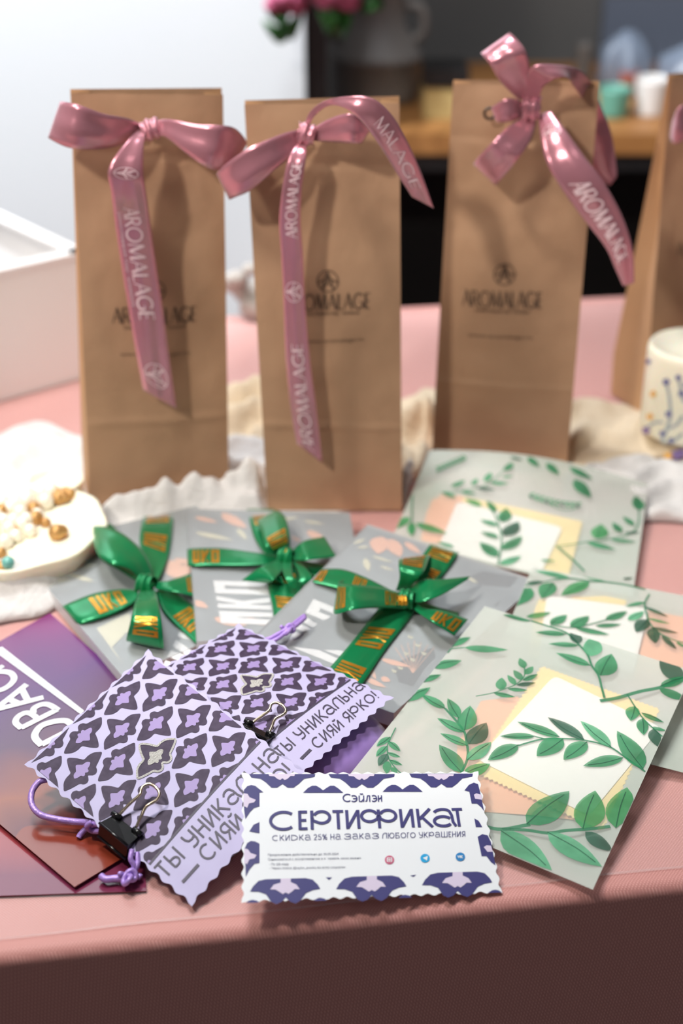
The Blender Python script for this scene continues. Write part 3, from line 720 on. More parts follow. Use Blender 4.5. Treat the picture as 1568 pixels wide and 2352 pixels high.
# --- first bag (left)
root, Fr, body, info = make_bag([(163, 214), (512, 217), (526, 1142), (208, 1178)], 0, .048, 'left kraft bag, its rose ribbon tail hanging straight down its front', lean=.012)
bag_print(root, Fr, (355, 668), 24, ((258, 742), (450, 737), 36), ((285, 755), (425, 752), 8, 'ремесленная парфюмерия'), ((275, 816), (435, 812), 8, 'www.aromalage.ru'))
pos = bagpos(z1, info)
def bow_root(root, pos, x, y, d):
    o = bpy.data.objects.new('ribbon_bow', None); COL.objects.link(o); o.empty_display_size = .01
    o.parent = root; o.location = pos(x, y, d) - parent_world(root); return o
bw = bow_root(root, pos, 790, 360, .006)
ribbon('loop', [((750, 322), (740, 388), .010), ((640, 275), (600, 460), .020), ((480, 245), (430, 492), .028), ((300, 182), (240, 482), .030), ((180, 160), (95, 415), .020), ((215, 185), (150, 425), .008), ((420, 250), (400, 440), .004), ((720, 330), (710, 380), .004)], pos, 'satin', bw)
ribbon('loop', [((810, 300), (800, 410), .010), ((930, 282), (900, 405), .020), ((1130, 320), (1050, 520), .030), ((1300, 325), (1200, 620), .034), ((1400, 355), (1320, 636), .028), ((1468, 455), (1395, 590), .018), ((1330, 420), (1270, 560), .008), ((1100, 370), (1080, 470), .006), ((850, 330), (850, 385), .005)], pos, 'satin', bw)
ribbon('ribbon_band', [((735, 330), (735, 385), .003), ((900, 330), (900, 400), .0025)], pos, 'satin', bw)
tl_, S = ribbon('tail', [((735, 345), (768, 352), .012), ((640, 430), (755, 440), .024), ((512, 620), (750, 640), .032), ((530, 800), (772, 800), .030), ((555, 1000), (800, 1000), .024), ((600, 1300), (840, 1300), .020), ((650, 1600), (885, 1600), .018), ((700, 1900), (925, 1900), .016), ((752, 2160), (980, 2285), .014)], pos, 'satin', bw)
ribbon_print(tl_, S, [('e', (.27, .5), .028, .34), ('t', (.44, .28), (.78, .28), (.44, .72), 'AROMALAGE', .11), ('e', (.93, .5), .028, .34)])
mb = MB(); fonttext(mb, S, (.47, .82), (.74, .82), (.47, .93), 'ремесленная парфюмерия', 0, .0004) if False else None
mb = MB(); fonttext(mb, S, (.46, .12), (.74, .12), (.46, .20), 'ремесленная парфюмерия', 0, .0004); mb.build('ribbon_small_print', 'satin_ink', tl_)
knot(pos, 800, 355, .012, .0062, bw, 'satin', 1, (1.3, .8, .9))

# --- second bag
root, Fr, body, info = make_bag([(561, 240), (917, 236), (923, 1172), (614, 1172)], 0, .048, 'second kraft bag, one rose ribbon end arching over its right corner', lean=.012)
bag_print(root, Fr, (752, 645), 24, ((655, 712), (850, 708), 36), ((690, 724), (825, 721), 8, 'ремесленная парфюмерия'), ((700, 786), (835, 782), 8, 'www.aromalage.ru'))
pos = bagpos(z2, info); bw = bow_root(root, pos, 620, 360, .006)
ribbon('loop', [((590, 318), (600, 392), .010), ((480, 342), (520, 500), .018), ((350, 392), (400, 600), .026), ((200, 460), (230, 742), .028), ((60, 560), (130, 790), .026), ((-8, 632), (80, 806), .018), ((120, 560), (170, 730), .008), ((400, 420), (420, 520), .005), ((580, 345), (590, 380), .004)], pos, 'satin', bw)
ribbon('loop', [((650, 325), (650, 402), .010), ((770, 250), (800, 412), .020), ((930, 215), (930, 420), .028), ((1055, 325), (1000, 418), .022), ((960, 300), (930, 400), .010), ((750, 330), (760, 390), .006)], pos, 'satin', bw)
ar, S = ribbon('tail', [((600, 315), (625, 345), .010), ((632, 210), (660, 245), .020), ((735, 128), (760, 162), .032), ((900, 93), (860, 168), .042), ((1065, 105), (960, 232), .046), ((1195, 210), (1060, 350), .044), ((1295, 370), (1155, 490), .040), ((1400, 600), (1262, 665), .032), ((1495, 870), (1345, 790), .025)], pos, 'satin', bw)
ribbon_print(ar, S, [('t', (.60, .72), (.93, .72), (.60, .28), 'MALAGE', .11)])
dn, S = ribbon('tail', [((560, 395), (615, 400), .012), ((490, 520), (610, 520), .022), ((448, 720), (582, 720), .024), ((425, 950), (572, 950), .022), ((440, 1200), (590, 1200), .019), ((455, 1500), (602, 1500), .017), ((470, 1900), (635, 1900), .015), ((505, 2250), (680, 2250), .014), ((548, 2500), (724, 2632), .013)], pos, 'satin', bw)
ribbon_print(dn, S, [('t', (.44, .82), (.15, .82), (.44, .30), 'AROMALAGE', .10), ('e', (.605, .5), .026, .38), ('t', (.98, .70), (.72, .74), (.98, .25), 'AROMALAGE', .10)])
knot(pos, 612, 355, .012, .0062, bw, 'satin', 2, (1.2, .8, .9))

# --- third bag
root, Fr, body, info = make_bag([(1040, 192), (1376, 200), (1301, 1078), (990, 1062)], 0, .048, 'third kraft bag, rose bow standing up above its top edge', lean=.012)
bag_print(root, Fr, (1158, 630), 24, ((1062, 702), (1245, 708), 38), ((1092, 714), (1215, 720), 8, 'ремесленная парфюмерия'), ((1075, 772), (1222, 778), 8, 'www.aromalage.ru'))
pos = bagpos(z3, info); bw = bow_root(root, pos, 640, 500, .006)
ribbon('loop', [((560, 450), (650, 430), .012), ((450, 340), (630, 255), .026), ((385, 235), (600, 140), .034), ((330, 165), (510, 40), .026), ((380, 200), (540, 90), .014), ((480, 360), (600, 260), .008), ((590, 460), (640, 440), .006)], pos, 'satin', bw)
rt, S = ribbon('tail', [((600, 470), (690, 470), .012), ((605, 340), (705, 385), .020), ((650, 245), (780, 325), .030), ((790, 235), (860, 318), .026), ((925, 262), (900, 372), .010), ((1010, 350), (960, 470), -.016), ((1070, 500), (960, 620), -.030), ((1130, 660), (980, 780), -.034), ((1162, 880), (1040, 930), -.036), ((1155, 930), (1120, 975), -.036)], pos, 'satin', bw)
ribbon('loop', [((600, 468), (600, 552), .010), ((500, 440), (505, 585), .020), ((395, 500), (425, 585), .016), ((480, 480), (490, 560), .006), ((590, 490), (590, 540), .005)], pos, 'satin', bw)
ribbon('loop', [((600, 552), (675, 560), .010), ((500, 615), (640, 690), .022), ((400, 712), (560, 810), .030), ((290, 835), (430, 966), .022), ((340, 840), (440, 930), .010), ((520, 660), (600, 700), .007)], pos, 'satin', bw)
lt, S = ribbon('tail', [((680, 545), (760, 520), .012), ((700, 700), (850, 640), .024), ((735, 840), (965, 800), .032), ((820, 990), (1065, 930), .034), ((950, 1170), (1155, 1080), .032), ((1090, 1350), (1222, 1230), .030), ((1150, 1480), (1262, 1380), .028), ((1200, 1592), (1270, 1572), .026)], pos, 'satin', bw)
ribbon_print(lt, S, [('e', (.12, .5), .035, .36), ('t', (.42, .22), (.86, .22), (.42, .70), 'AROMALAGE', .11)])
knot(pos, 640, 500, .012, .0068, bw, 'satin', 3, (1.2, .8, 1.1))
mb = MB(); c = pos(385, 535, .001); mb.tube([c + Vector((.0030 * math.cos(a * PI / 5), 0, .0030 * math.sin(a * PI / 5))) for a in range(11)], .0008, 8, res=3); mb.build('eyelet', 'clip', root)

# --- fourth bag, cut by the frame
q0 = P(1478, 952, .0015); q1 = P(1402, 904, .0015); q2 = (q1 - q0).normalized(); q2 = Vector((q2.y, -q2.x, 0)) * .086; q3 = PY(1540, 178, q0.y + .012)
root, Fr, body, info = make_bag([(1540, 178), proj(q3 + q2), proj(q0 + q2), (1478, 952)], 0, (q1 - q0).length, 'far right kraft bag cut off by the picture edge', lean=.012)
bl, br, back = info
mb = MB(); writepx(mb, Fr, (1552, 590), (1730, 600), (1552, 555), 'AROMALAGE', .085, 0, .0006, gap=.1, serif=True); mb.build('printed_logo', 'ink', root)
pos = bagpos(z3, info); bw = bow_root(root, pos, 1700, 560, .006)
ribbon('loop', [((1690, 520), (1690, 600), .010), ((1600, 480), (1600, 680), .024), ((1540, 500), (1520, 720), .026), ((1500, 600), (1490, 670), .016), ((1560, 560), (1560, 650), .008), ((1680, 540), (1680, 590), .005)], pos, 'satin', bw)
ribbon('tail', [((1680, 540), (1730, 540), .012), ((1700, 800), (1780, 800), .02), ((1720, 1100), (1800, 1140), .016)], pos, 'satin', bw)
knot(pos, 1700, 560, .012, .0062, bw, 'satin', 4)

# ============================================================ GAUZE RUNNERS
def cloth(name, backp, frontp, amp, seed, m, label, nu=150, nv=46, ridge=0.0, folds=5):
    B_ = crpath([P(x, y, 0) for x, y in backp], 8); F_ = crpath([P(x, y, 0) for x, y in frontp], 8)
    def at(L, u):
        t = u * (len(L) - 1); i = min(len(L) - 2, int(t)); return L[i] * (1 - (t - i)) + L[i + 1] * (t - i)
    mb = MB()
    def S(u, v):
        p = at(B_, u) * (1 - v) + at(F_, u) * v
        e = min(1, v / .16, (1 - v) / .12, u / .03 + .2, (1 - u) / .03 + .2); e = max(0, e) ** .6
        f = .5 + .5 * math.sin(v * folds * 2 * PI + 4 * noise.noise(Vector((u * 5, v * 2, seed))) + 3 * u)
        f = f ** 1.5 * .65 + .5 * (0.5 + 0.5 * noise.noise(Vector((p.x * 26, p.y * 40, seed)))) + .16 * noise.noise(Vector((p.x * 110, p.y * 150, seed)))
        z = .0015 + amp * e * max(0, f)
        if ridge:
            px = proj(p)[0]; A_ = max(0, min(1, (px - 225) / 190)) * (.016 + .012 * max(0, 1 - abs(px - 570) / 60)) * max(0, min(1, (625 - px) / 30))
            bl, br, back, dpt = FOOT[0]; tt = (p - bl).dot(back)
            z += A_ * math.exp(-((tt + .010) / .0075) ** 2) * (.85 + .5 * noise.noise(Vector((px * .03, 1, seed)))) * e
            pyy = proj(p)[1]
            z += e * (.020 * math.exp(-((px - 40) / 120) ** 2 - ((pyy - 1385) / 38) ** 2) + .010 * math.exp(-((px - 85) / 100) ** 2 - ((pyy - 1035) / 36) ** 2)) * (.8 + .5 * noise.noise(Vector((p.x * 30, p.y * 60, 3))))
        for bl, br, back, dpt in FOOT:
            wx = (br - bl).normalized(); L = (br - bl).length; q = p - bl; s, t = q.dot(wx), q.dot(back)
            dx = max(-s, s - L, 0); dy = max(-t - .004, t - dpt - .003, 0); k = min(1, math.hypot(dx, dy) / .006)
            z = .0008 + (z - .0008) * k
        wob = .004 * noise.noise(Vector((p.x * 30, p.y * 30, seed + 5))) * (1 - e)
        return p + Vector((wob, wob, z))
    mb.grid(S, nu, nv)
    o = mb.build(name, m, origin='base', solid=.0004, offset=1); tag(o, label, 'gauze'); return o
cloth('gauze_runner', [(-160, 1120), (-60, 1035), (20, 1000), (95, 975), (190, 1015), (330, 1040), (470, 1050), (560, 1000), (640, 1020), (760, 1080), (900, 1090), (955, 1085)],
      [(-160, 1500), (-60, 1455), (10, 1436), (118, 1410), (176, 1352), (212, 1262), (300, 1232), (420, 1225), (520, 1225), (640, 1200), (780, 1180), (935, 1165)], .012, 3, 'gauze', 'long white crinkled gauze runner winding under the left bags', ridge=.013, nu=220, nv=90)
cloth('beige_gauze', [(500, 925), (575, 915), (640, 930), (800, 960), (930, 930), (985, 905), (1060, 930)],
      [(500, 1060), (575, 1040), (640, 1060), (800, 1080), (930, 1110), (985, 1090), (1060, 1080)], .022, 8, 'gauze_beige', 'beige gauze bunched behind the middle bags', nu=90, nv=24, folds=2)
cloth('beige_gauze', [(1270, 935), (1340, 925), (1420, 938), (1520, 945), (1640, 950)], [(1270, 1100), (1340, 1110), (1420, 1075), (1520, 1060), (1640, 1060)], .010, 12, 'gauze_beige', 'beige gauze between the third bag and the candle', nu=70, nv=24, folds=2)
cloth('white_gauze', [(1290, 1120), (1370, 1075), (1450, 1065), (1560, 1062), (1700, 1060)], [(1290, 1190), (1370, 1200), (1450, 1205), (1560, 1205), (1700, 1210)], .012, 15, 'gauze', 'white gauze folds in front of the cream candle', nu=80, nv=26, folds=3)

# ============================================================ CANDLE, DISHES WITH BEADS
cl, cr_ = P(1478, 1058, 0), P(1700, 1058, 0); cr = (cr_.x - cl.x) / 2
cc = Vector((cl.x + cr, P(1590, 1075, 0).y + cr, TZ + .014))
h = 0.08
for i in range(200):
    if proj(cc + Vector((0, cr, i * .001)))[1] < 753: h = i * .001; break
candle = thing('pillar_candle', cc, 'cream pillar candle printed with violet flowers, cut by right edge', 'candle')
mb = MB(); mb.lathe(cc, [(cr * .97, 0), (cr, .002), (cr, h - .005), (cr * .985, h - .002), (cr * .94, h), (cr * .9, h - .001), (cr * .5, h - .003), (.001, h - .004)], 64); mb.build('wax_body', 'wax', candle)
mb = MB(); mb.tube([cc + Vector((0, 0, h - .004)), cc + Vector((0, 0, h + .003)), cc + Vector((.001, 0, h + .009))], .0009, 8); mb.build('wick', 'gauze', candle)
def Sc(u, v):   # u angle, v height
    a = -PI + u * PI; return cc + Vector((cr * math.cos(a), cr * math.sin(a), h * (1 - v)))
mb = MB(); z5 = crop(1380, 720, 4.9)
for (x, y, r, mi) in ((735, 770, 11, 1), (590, 905, 10, 3), (553, 1160, 10, 3), (510, 1315, 12, 0), (760, 1130, 10, 1), (755, 1605, 14, 3), (850, 1590, 16, 0), (900, 1570, 14, 0), (870, 720, 9, 2), (790, 1430, 9, 2), (535, 540, 8, 2), (690, 1350, 9, 2), (905, 900, 10, 2), (960, 800, 9, 1)):
    cx, cy = z5(x, y); n = 10; r *= .72
    fan(mb, Sc, [inv(Sc, cx + r * (1 + .25 * math.cos(5 * a)) * math.cos(a), cy + r * (1 + .25 * math.cos(5 * a)) * math.sin(a)) for a in [2 * PI * k / 20 for k in range(20)]], mi, .0004)
for pts in ([(735, 780), (770, 950), (780, 1150), (740, 1300), (680, 1450)], [(740, 1300), (850, 1250), (920, 1150)], [(690, 1450), (800, 1440), (920, 1350)], [(870, 720), (900, 850), (930, 1000)], [(510, 1300), (600, 1230), (700, 1220)]):
    uv = [inv(Sc, *z5(x, y)) for x, y in pts]; pv = crpath([Vector((u, v, 0)) for u, v in uv], 4); strip(mb, Sc, [(p.x, p.y) for p in pv], (.012, .012), 4, .0003)
mb.build('flower_print', ['violet', 'bluevio', 'bluevio', 'ochre', 'greyleaf'], candle)

def dish(name, c, r, hh, label, cat, fill, mat_='wax'):
    o = thing(name, c, label, cat)
    mb = MB(); mb.lathe(c, [(r * .80, 0), (r * .88, .001), (r * .96, hh * .7), (r, hh), (r * .96, hh + .0008), (r * .90, hh * .85), (r * .86, hh * fill), (r * .4, hh * fill + .0005), (.001, hh * fill)], 60, fold=lambda a, z: .02 * math.cos(9 * a)); mb.build('bowl', mat_, o)
    return o
d1 = P(28, 1310, 0) + Vector((0, .012, .004)); d2 = P(128, 1196, 0) + Vector((0, .010, .004))
dish('wax_dish', d1, .052, .018, 'large cream scalloped dish of pearls and gold bits at left edge', 'dish', .75)
dish('small_dish', d2, .0165, .018, 'small cream cup of gold beads just left of the first bag', 'dish', .8)
k = 0
def bead(c, r, m, label, grp, nm='pearl_bead'):
    mb = MB(); mb.ball(c, r, 0, 16); o = mb.build(nm, m, origin='base'); tag(o, label, 'bead', grp)
z6 = crop(0, 1080, 4.9)
def onz(x, y, z): return P(*z6(x, y), z)
for (x, y, r) in ((20, 375, .0052), (300, 340, .0060), (420, 500, .0040), (230, 470, .0045), (120, 420, .0045), (250, 610, .0042), (100, 650, .004), (340, 680, .004), (60, 800, .0045), (180, 740, .004), (-60, 520, .005), (-90, 700, .005), (40, 560, .004), (150, 560, .004), (300, 560, .0045)):
    z = .004 + .018 * .75 + r * .8; bead(onz(x, y, z), r, 'pearl', 'glossy cream pearl bead lying in the large scalloped dish', 'pearls in the large dish')
for (x, y, r) in ((380, 430, .0040), (400, 540, .0045), (75, 560, .0035), (515, 590, .0030), (20, 450, .004), (340, 390, .0032), (10, 930, .0032), (30, 1090, .0040), (200, 640, .003), (640, 700, .0048), (690, 690, .004)):
    z = .004 + .018 * .75 + r * .8; bead(onz(x, y, z), r, 'goldbead', 'small gold brown bead lying in the large scalloped dish', 'gold beads in the large dish', 'gold_bead')
bead(onz(90, 1040, .025), .0035, 'tealbead', 'single pale teal bead low in the large scalloped dish', None, 'teal_bead')
for (x, y, r) in ((570, 240, .0052), (510, 350, .0050)):
    bead(onz(x, y, .022), r, 'pearl', 'glossy cream pearl bead lying in the small cup', 'pearls in the small cup')
for (x, y, r) in ((640, 270, .0040), (690, 300, .0042), (740, 260, .0040), (790, 270, .0036), (650, 320, .0038), (720, 310, .003)):
    bead(onz(x, y, .021), r, 'goldbead', 'small gold brown bead lying in the small cup', 'gold beads in the small cup', 'gold_bead')

# ============================================================ BROCHURES
def grad(name, stops, rough=.25):
    m = bpy.data.materials.new(name); m.use_nodes = True; nt = m.node_tree; b = nt.nodes['Principled BSDF']; L = nt.links.new
    uv = nt.nodes.new('ShaderNodeTexCoord'); sep = nt.nodes.new('ShaderNodeSeparateXYZ'); n = nt.nodes.new('ShaderNodeTexNoise'); n.inputs['Scale'].default_value = 2.2; n.inputs['Detail'].default_value = 1
    mu = nt.nodes.new('ShaderNodeMath'); mu.operation = 'MULTIPLY_ADD'; mu.inputs[1].default_value = .45
    cr = nt.nodes.new('ShaderNodeValToRGB'); els = cr.color_ramp.elements
    els[0].position = stops[0][0]; els[0].color = srgb(*stops[0][1]); els[1].position = stops[-1][0]; els[1].color = srgb(*stops[-1][1])
    for p, c in stops[1:-1]: e = els.new(p); e.color = srgb(*c)
    L(uv.outputs['UV'], sep.inputs[0]); L(uv.outputs['UV'], n.inputs['Vector']); L(n.outputs['Fac'], mu.inputs[0]); L(sep.outputs['Y'], mu.inputs[2]); L(mu.outputs[0], cr.inputs['Fac']); L(cr.outputs['Color'], b.inputs['Base Color'])
    b.inputs['Roughness'].default_value = rough; b.inputs['Coat Weight'].default_value = .25; b.inputs['Coat Roughness'].default_value = .08
    return m
S2 = quadsurf([(-260, 1830), (320, 1790), (336, 2046), (-260, 2066)], [.0014, .0014, .0014, .0014])
mb = MB(); mb.grid(S2, 10, 10, sm=False)
tag(mb.build('brochure', grad('plum_red_print', [(.2, (150, 76, 92)), (.7, (158, 64, 70)), (1.1, (120, 44, 74))]), origin='base', solid=.0006, offset=-1), 'glossy plum red leaflet underneath the purple lettered one', 'leaflet')
S1 = quadsurf([(-300, 1640), (115, 1408), (560, 1802), (171, 2037)], [.0045, .0045, .0028, .0032])
mb = MB(); mb.grid(S1, 14, 14, sm=False)
br_ = mb.build('brochure', grad('purple_orange_print', [(.25, (122, 20, 106)), (.48, (84, 34, 104)), (.68, (86, 46, 82)), (.86, (148, 76, 50)), (1.05, (138, 56, 36)), (1.3, (104, 40, 46))]), origin='base', solid=.0004, offset=-1)
tag(br_, 'glossy purple and orange leaflet with big white letters, lower left', 'leaflet')
zb = crop(0, 1400, 5.2267)
mb = MB()
polypx(mb, S1, [(-60, 430), (0, 468), (22, 452), (1010, 1222), (968, 1262), (10, 560), (-60, 520)], 0, .0003, zb)
# heavy letters D B A C, reading up-left: outlines with holes as strokes
def heavy(strokes, w):
    for st in strokes:
        uv = [inv(S1, *zb(x, y)) for x, y in st]; pv = crpath([Vector((u, v, 0)) for u, v in uv], 5) if len(uv) > 2 else [Vector((u, v, 0)) for u, v in uv]
        Su = (S1(.501, .5) - S1(.5, .5)).length * 1e3; Sv = (S1(.5, .501) - S1(.5, .5)).length * 1e3; k = w / 5.2267 * .68 / FPX / 2
        strip(mb, S1, [(p.x, p.y) for p in pv], (k / Su, k / Sv), 0, .0003)
heavy([[(500, 1625), (900, 1420)], [(505, 1635), (430, 1560), (425, 1490), (500, 1400), (650, 1350), (780, 1340), (840, 1370), (900, 1430)]], 88)
heavy([[(255, 1425), (690, 1205)], [(260, 1430), (190, 1365), (210, 1300), (290, 1250), (370, 1255), (470, 1330)], [(400, 1250), (410, 1190), (500, 1145), (590, 1150), (700, 1215)]], 78)
heavy([[(-40, 1190), (320, 905)], [(-40, 1205), (520, 1060)], [(95, 1075), (240, 1140)], [(260, 955), (330, 1090)]], 78)
heavy([[(-60, 985), (40, 960), (130, 900), (170, 830), (130, 770), (40, 750), (-40, 760)]], 78)
heavy([[(-40, 730), (40, 680)]], 60)
mb.build('white_lettering', 'crown', br_)

# ============================================================ GIFT PACKETS WITH GREEN RIBBONS
z4 = crop(0, 1130, 2.8); z5b = crop(420, 1130, 2.24); zc = crop(740, 1180, 4.238)
def slab(corners, ztop, thick, label, prints, letters):
    S = quadsurf(corners, ztop)
    cc = [P(x, y, z) for (x, y), z in zip(corners, ztop)]; c = sum(cc, Vector()) / 4
    root = thing('gift_packet', (c.x, c.y, c.z - thick), label, 'gift packet', 'frosted gift packets tied with green ribbon')
    dn = Vector((0, 0, -thick))
    def ins(p, k): return p + (c - p) * k
    q = [ins(p, .012) - Vector((0, 0, .0012)) for p in cc]
    mb = MB(); mb.prism([p + dn + Vector((0, 0, .0014)) for p in q][::-1], q[::-1]); mb.build('printed_box', 'slate', root)
    S_in = lambda u, v: S(.5 + (u - .5) * .985, .5 + (v - .5) * .985) - Vector((0, 0, .0012))
    mb = MB(); prints(mb, S_in); mb.build('floral_print', ['peachp', 'creamp', 'slate_dk', 'white_p'], root)
    if letters: mb = MB(); letters(mb, S_in); mb.build('white_lettering', 'white_p', root)
    mb = MB(); n = 16; mb.grid(S, n, n); 
    for k in range(4):
        a, b = cc[k], cc[(k + 1) % 4]; mb.quad(a, b, b + dn, a + dn, 1)
    mb.quad(cc[0] + dn, cc[1] + dn, cc[2] + dn, cc[3] + dn, 1)
    mb.build('frosted_sleeve', ['sleeve', 'sleeve_edge'], root)
    bw = bpy.data.objects.new('ribbon_bow', None); COL.objects.link(bw); bw.parent = root; bw.location = (0, 0, thick); bw.empty_display_size = .01
    return root, S, bw
def condensed(mb, S, O, X, Y, mi, off, cv):
    """tall condensed letters Л К О: O origin, X reading vector, Y height vector (crop px)"""
    def T(x, y): return (O[0] + X[0] * x + Y[0] * y, O[1] + X[1] * x + Y[1] * y)
    polys = [[(0, 0), (0, 1), (.29, 1), (.29, 0), (.19, 0), (.155, .75), (.12, 0)],
             [(.355, 0), (.355, 1), (.46, 1), (.465, .62), (.53, 1), (.64, 1), (.545, .52), (.64, 0), (.53, 0), (.465, .42), (.46, 0)],
             [(.70, 0), (.70, 1), (.85, 1), (.85, .80), (.81, .80), (.83, .14), (.85, .14), (.85, 0)],
             [(.85, 0), (.85, .14), (.87, .14), (.89, .80), (.85, .80), (.85, 1), (1, 1), (1, 0)]]
    for pl in polys: polypx(mb, S, [T(x, y) for x, y in pl], mi, off, cv)
def goldprint(parent, S, uc, du, rev=False, v0=.14, v1=.86):
    for u in uc:
        mb = MB(); s = -1 if rev else 1
        def T(x, y): return (u + s * du * (x - .5), v0 + (v1 - v0) * y)
        for pl in ([(0, 0), (0, 1), (.13, 1), (.13, 0)], [(.13, .8), (.13, 1), (.2, 1), (.2, .8)], [(.2, 0), (.2, 1), (.3, 1), (.3, 0)], [(.37, 0), (.37, 1), (.46, 1), (.46, 0)], [(.46, .4), (.46, .6), (.58, 1), (.66, 1)], [(.46, .4), (.52, .55), (.66, 0), (.56, 0)], [(.72, 0), (.72, 1), (.82, 1), (.82, 0)], [(.82, .84), (.82, 1), (.9, 1), (.9, .84)], [(.82, 0), (.82, .16), (.9, .16), (.9, 0)], [(.9, 0), (.9, 1), (1, 1), (1, 0)]):
            # small subdivided quads so they follow the bend
            pts = [T(*p) for p in pl]
            def Q(a, b): 
                p = [pts[0][i] * (1 - a) * (1 - b) + pts[3][i] * a * (1 - b) + pts[1][i] * (1 - a) * b + pts[2][i] * a * b for i in (0, 1)]
                return lift(S, min(.995, max(.005, p[0])), p[1], .00045)
            mb.grid(Q, 1, 5)
        mb.build('gold_print', 'gold', parent)
# --- box 1 (left)
def pr1(mb, S):
    for a, b, w, mi in (((1030, 290), (1150, 130), .0, 0),): pass
    for a, b, w, mi in (((420, 400), (110, 330), .3, 0), ((560, 300), (300, 280), .35, 0), ((470, 460), (250, 400), .25, 0), ((620, 470), (500, 500), .2, 1), ((600, 580), (430, 530), .2, 1), ((560, 250), (420, 270), .3, 0), ((350, 480), (180, 400), .25, 1), ((450, 560), (330, 590), .25, 1), ((900, 900), (700, 880), .3, 1), ((700, 950), (650, 900), .4, 1), ((1180, 560), (1080, 440), .6, 0), ((1240, 480), (1120, 430), .5, 0)):
        leaf(mb, S, z4(*a), z4(*b), w, mi, .0004)
    polypx(mb, S, [(620, 880), (830, 780), (860, 860), (720, 1000), (790, 1110)], 1, .0003, z4)
b1, S, bw = slab([(34, 1262), (452, 1160), (640, 1400), (283, 1556)], [.0095] * 4, .008, 'left gift packet, green bow with a long loop to upper left', pr1,
                 lambda mb, S: condensed(mb, S, (1330, 880), (-560, 250), (-120, -130), 0, .0006, z4) if False else condensed(mb, S, (1010, 1200), (190, -380), (260, 90), 0, .0006, z4))
pz = lambda cv: (lambda x, y, d: P(*cv(x, y), d))
p4 = pz(z4)
o, s_ = ribbon('ribbon_band', [((920, 160), (1118, 138), .0080), ((905, 230), (1108, 230), .0108), ((898, 330), (1085, 400), .0108), ((940, 480), (1040, 520), .012), ((965, 560), (1010, 570), .013)], p4, 'green', bw); goldprint(o, s_, (.1, .42), .16)
o, s_ = ribbon('ribbon_band', [((405, 735), (505, 872), .0015), ((415, 728), (520, 850), .0105), ((600, 655), (700, 792), .012), ((780, 625), (840, 722), .013), ((890, 635), (880, 680), .0135)], p4, 'green', bw); goldprint(o, s_, (.58,), .28)
o, s_ = ribbon('ribbon_band', [((1000, 640), (1090, 620), .013), ((1060, 780), (1210, 700), .0110), ((1200, 920), (1320, 820), .0108), ((1310, 1020), (1430, 930), .0108)], p4, 'green', bw); goldprint(o, s_, (.55,), .26)
ribbon('ribbon_band', [((1010, 600), (1020, 660), .013), ((1120, 560), (1150, 640), .0112), ((1300, 500), (1330, 600), .0108)], p4, 'green', bw)
ribbon('loop', [((985, 530), (900, 580), .014), ((930, 400), (840, 500), .022), ((820, 290), (720, 460), .027), ((700, 228), (630, 400), .026), ((598, 222), (600, 320), .020), ((690, 240), (640, 420), .013), ((800, 350), (760, 500), .0125), ((930, 520), (890, 580), .0128)], p4, 'green', bw)
o, s_ = ribbon('loop', [((895, 640), (990, 620), .014), ((865, 720), (1015, 690), .026), ((842, 820), (1038, 830), .027), ((812, 955), (1052, 1004), .014), ((850, 900), (1030, 930), .0122), ((890, 720), (1000, 720), .0125)], p4, 'green', bw); goldprint(o, s_, (.44,), .14)
o, s_ = ribbon('tail', [((985, 575), (1000, 625), .015), ((1090, 572), (1110, 640), .019), ((1225, 532), (1240, 668), .0165)], p4, 'green', bw); goldprint(o, s_, (.92,), .14)
o, s_ = ribbon('tail', [((930, 520), (900, 560), .014), ((760, 260), (700, 250), .0125), ((690, 200), (600, 220), .0118), ((580, 215), (540, 250), .0112)], p4, 'green', bw); goldprint(o, s_, (.82,), .25)
knot(p4, 940, 595, .0165, .0062, bw, 'green', 5, (1.1, 1, .8))

# --- box 2 (middle back)
def pr2(mb, S):
    for a, b, w, mi in (((60, 130), (180, 160), .3, 0), ((200, 110), (330, 190), .35, 0), ((60, 210), (260, 250), .2, 1), ((50, 560), (130, 600), .5, 0), ((160, 650), (330, 690), .4, 0), ((330, 650), (420, 690), .4, 0), ((420, 160), (600, 130), .2, 1), ((620, 150), (730, 170), .25, 1), ((640, 200), (740, 260), .4, 0), ((280, 190), (330, 250), .25, 1), ((600, 260), (560, 230), .4, 0)):
        leaf(mb, S, z5b(*a), z5b(*b), w, mi, .0004)
b2, S, bw = slab([(428, 1168), (803, 1178), (850, 1440), (451, 1474)], [.0185, .0130, .0130, .0185], .008, 'middle back gift packet, green bow close to its rear edge', pr2,
                 lambda mb, S: condensed(mb, S, (200, 672), (-28, -205), (-5, 0), 0, .0006, z5b) if False else condensed(mb, S, (470, 690), (-40, -220), (-275, -10), 0, .0006, z5b))
p5 = pz(z5b)
o, s_ = ribbon('ribbon_band', [((328, 88), (468, 86), .0105), ((345, 160), (500, 150), .0180), ((375, 250), (530, 240), .0180), ((430, 330), (545, 320), .019)], p5, 'green', bw); goldprint(o, s_, (.28,), .22)
o, s_ = ribbon('ribbon_band', [((25, 305), (28, 385), .012), ((38, 292), (40, 380), .0200), ((200, 290), (200, 378), .0205), ((370, 312), (370, 376), .0205), ((500, 330), (500, 365), .0200)], p5, 'green', bw); goldprint(o, s_, (.38,), .20)
ribbon('ribbon_band', [((540, 330), (540, 380), .0185), ((650, 360), (640, 420), .0178), ((770, 380), (760, 450), .0165)], p5, 'green', bw)
o, s_ = ribbon('ribbon_band', [((440, 380), (590, 380), .0185), ((436, 470), (610, 480), .0178), ((462, 600), (640, 620), .0178), ((475, 740), (660, 740), .0175)], p5, 'green', bw); goldprint(o, s_, (.25, .58), .14)
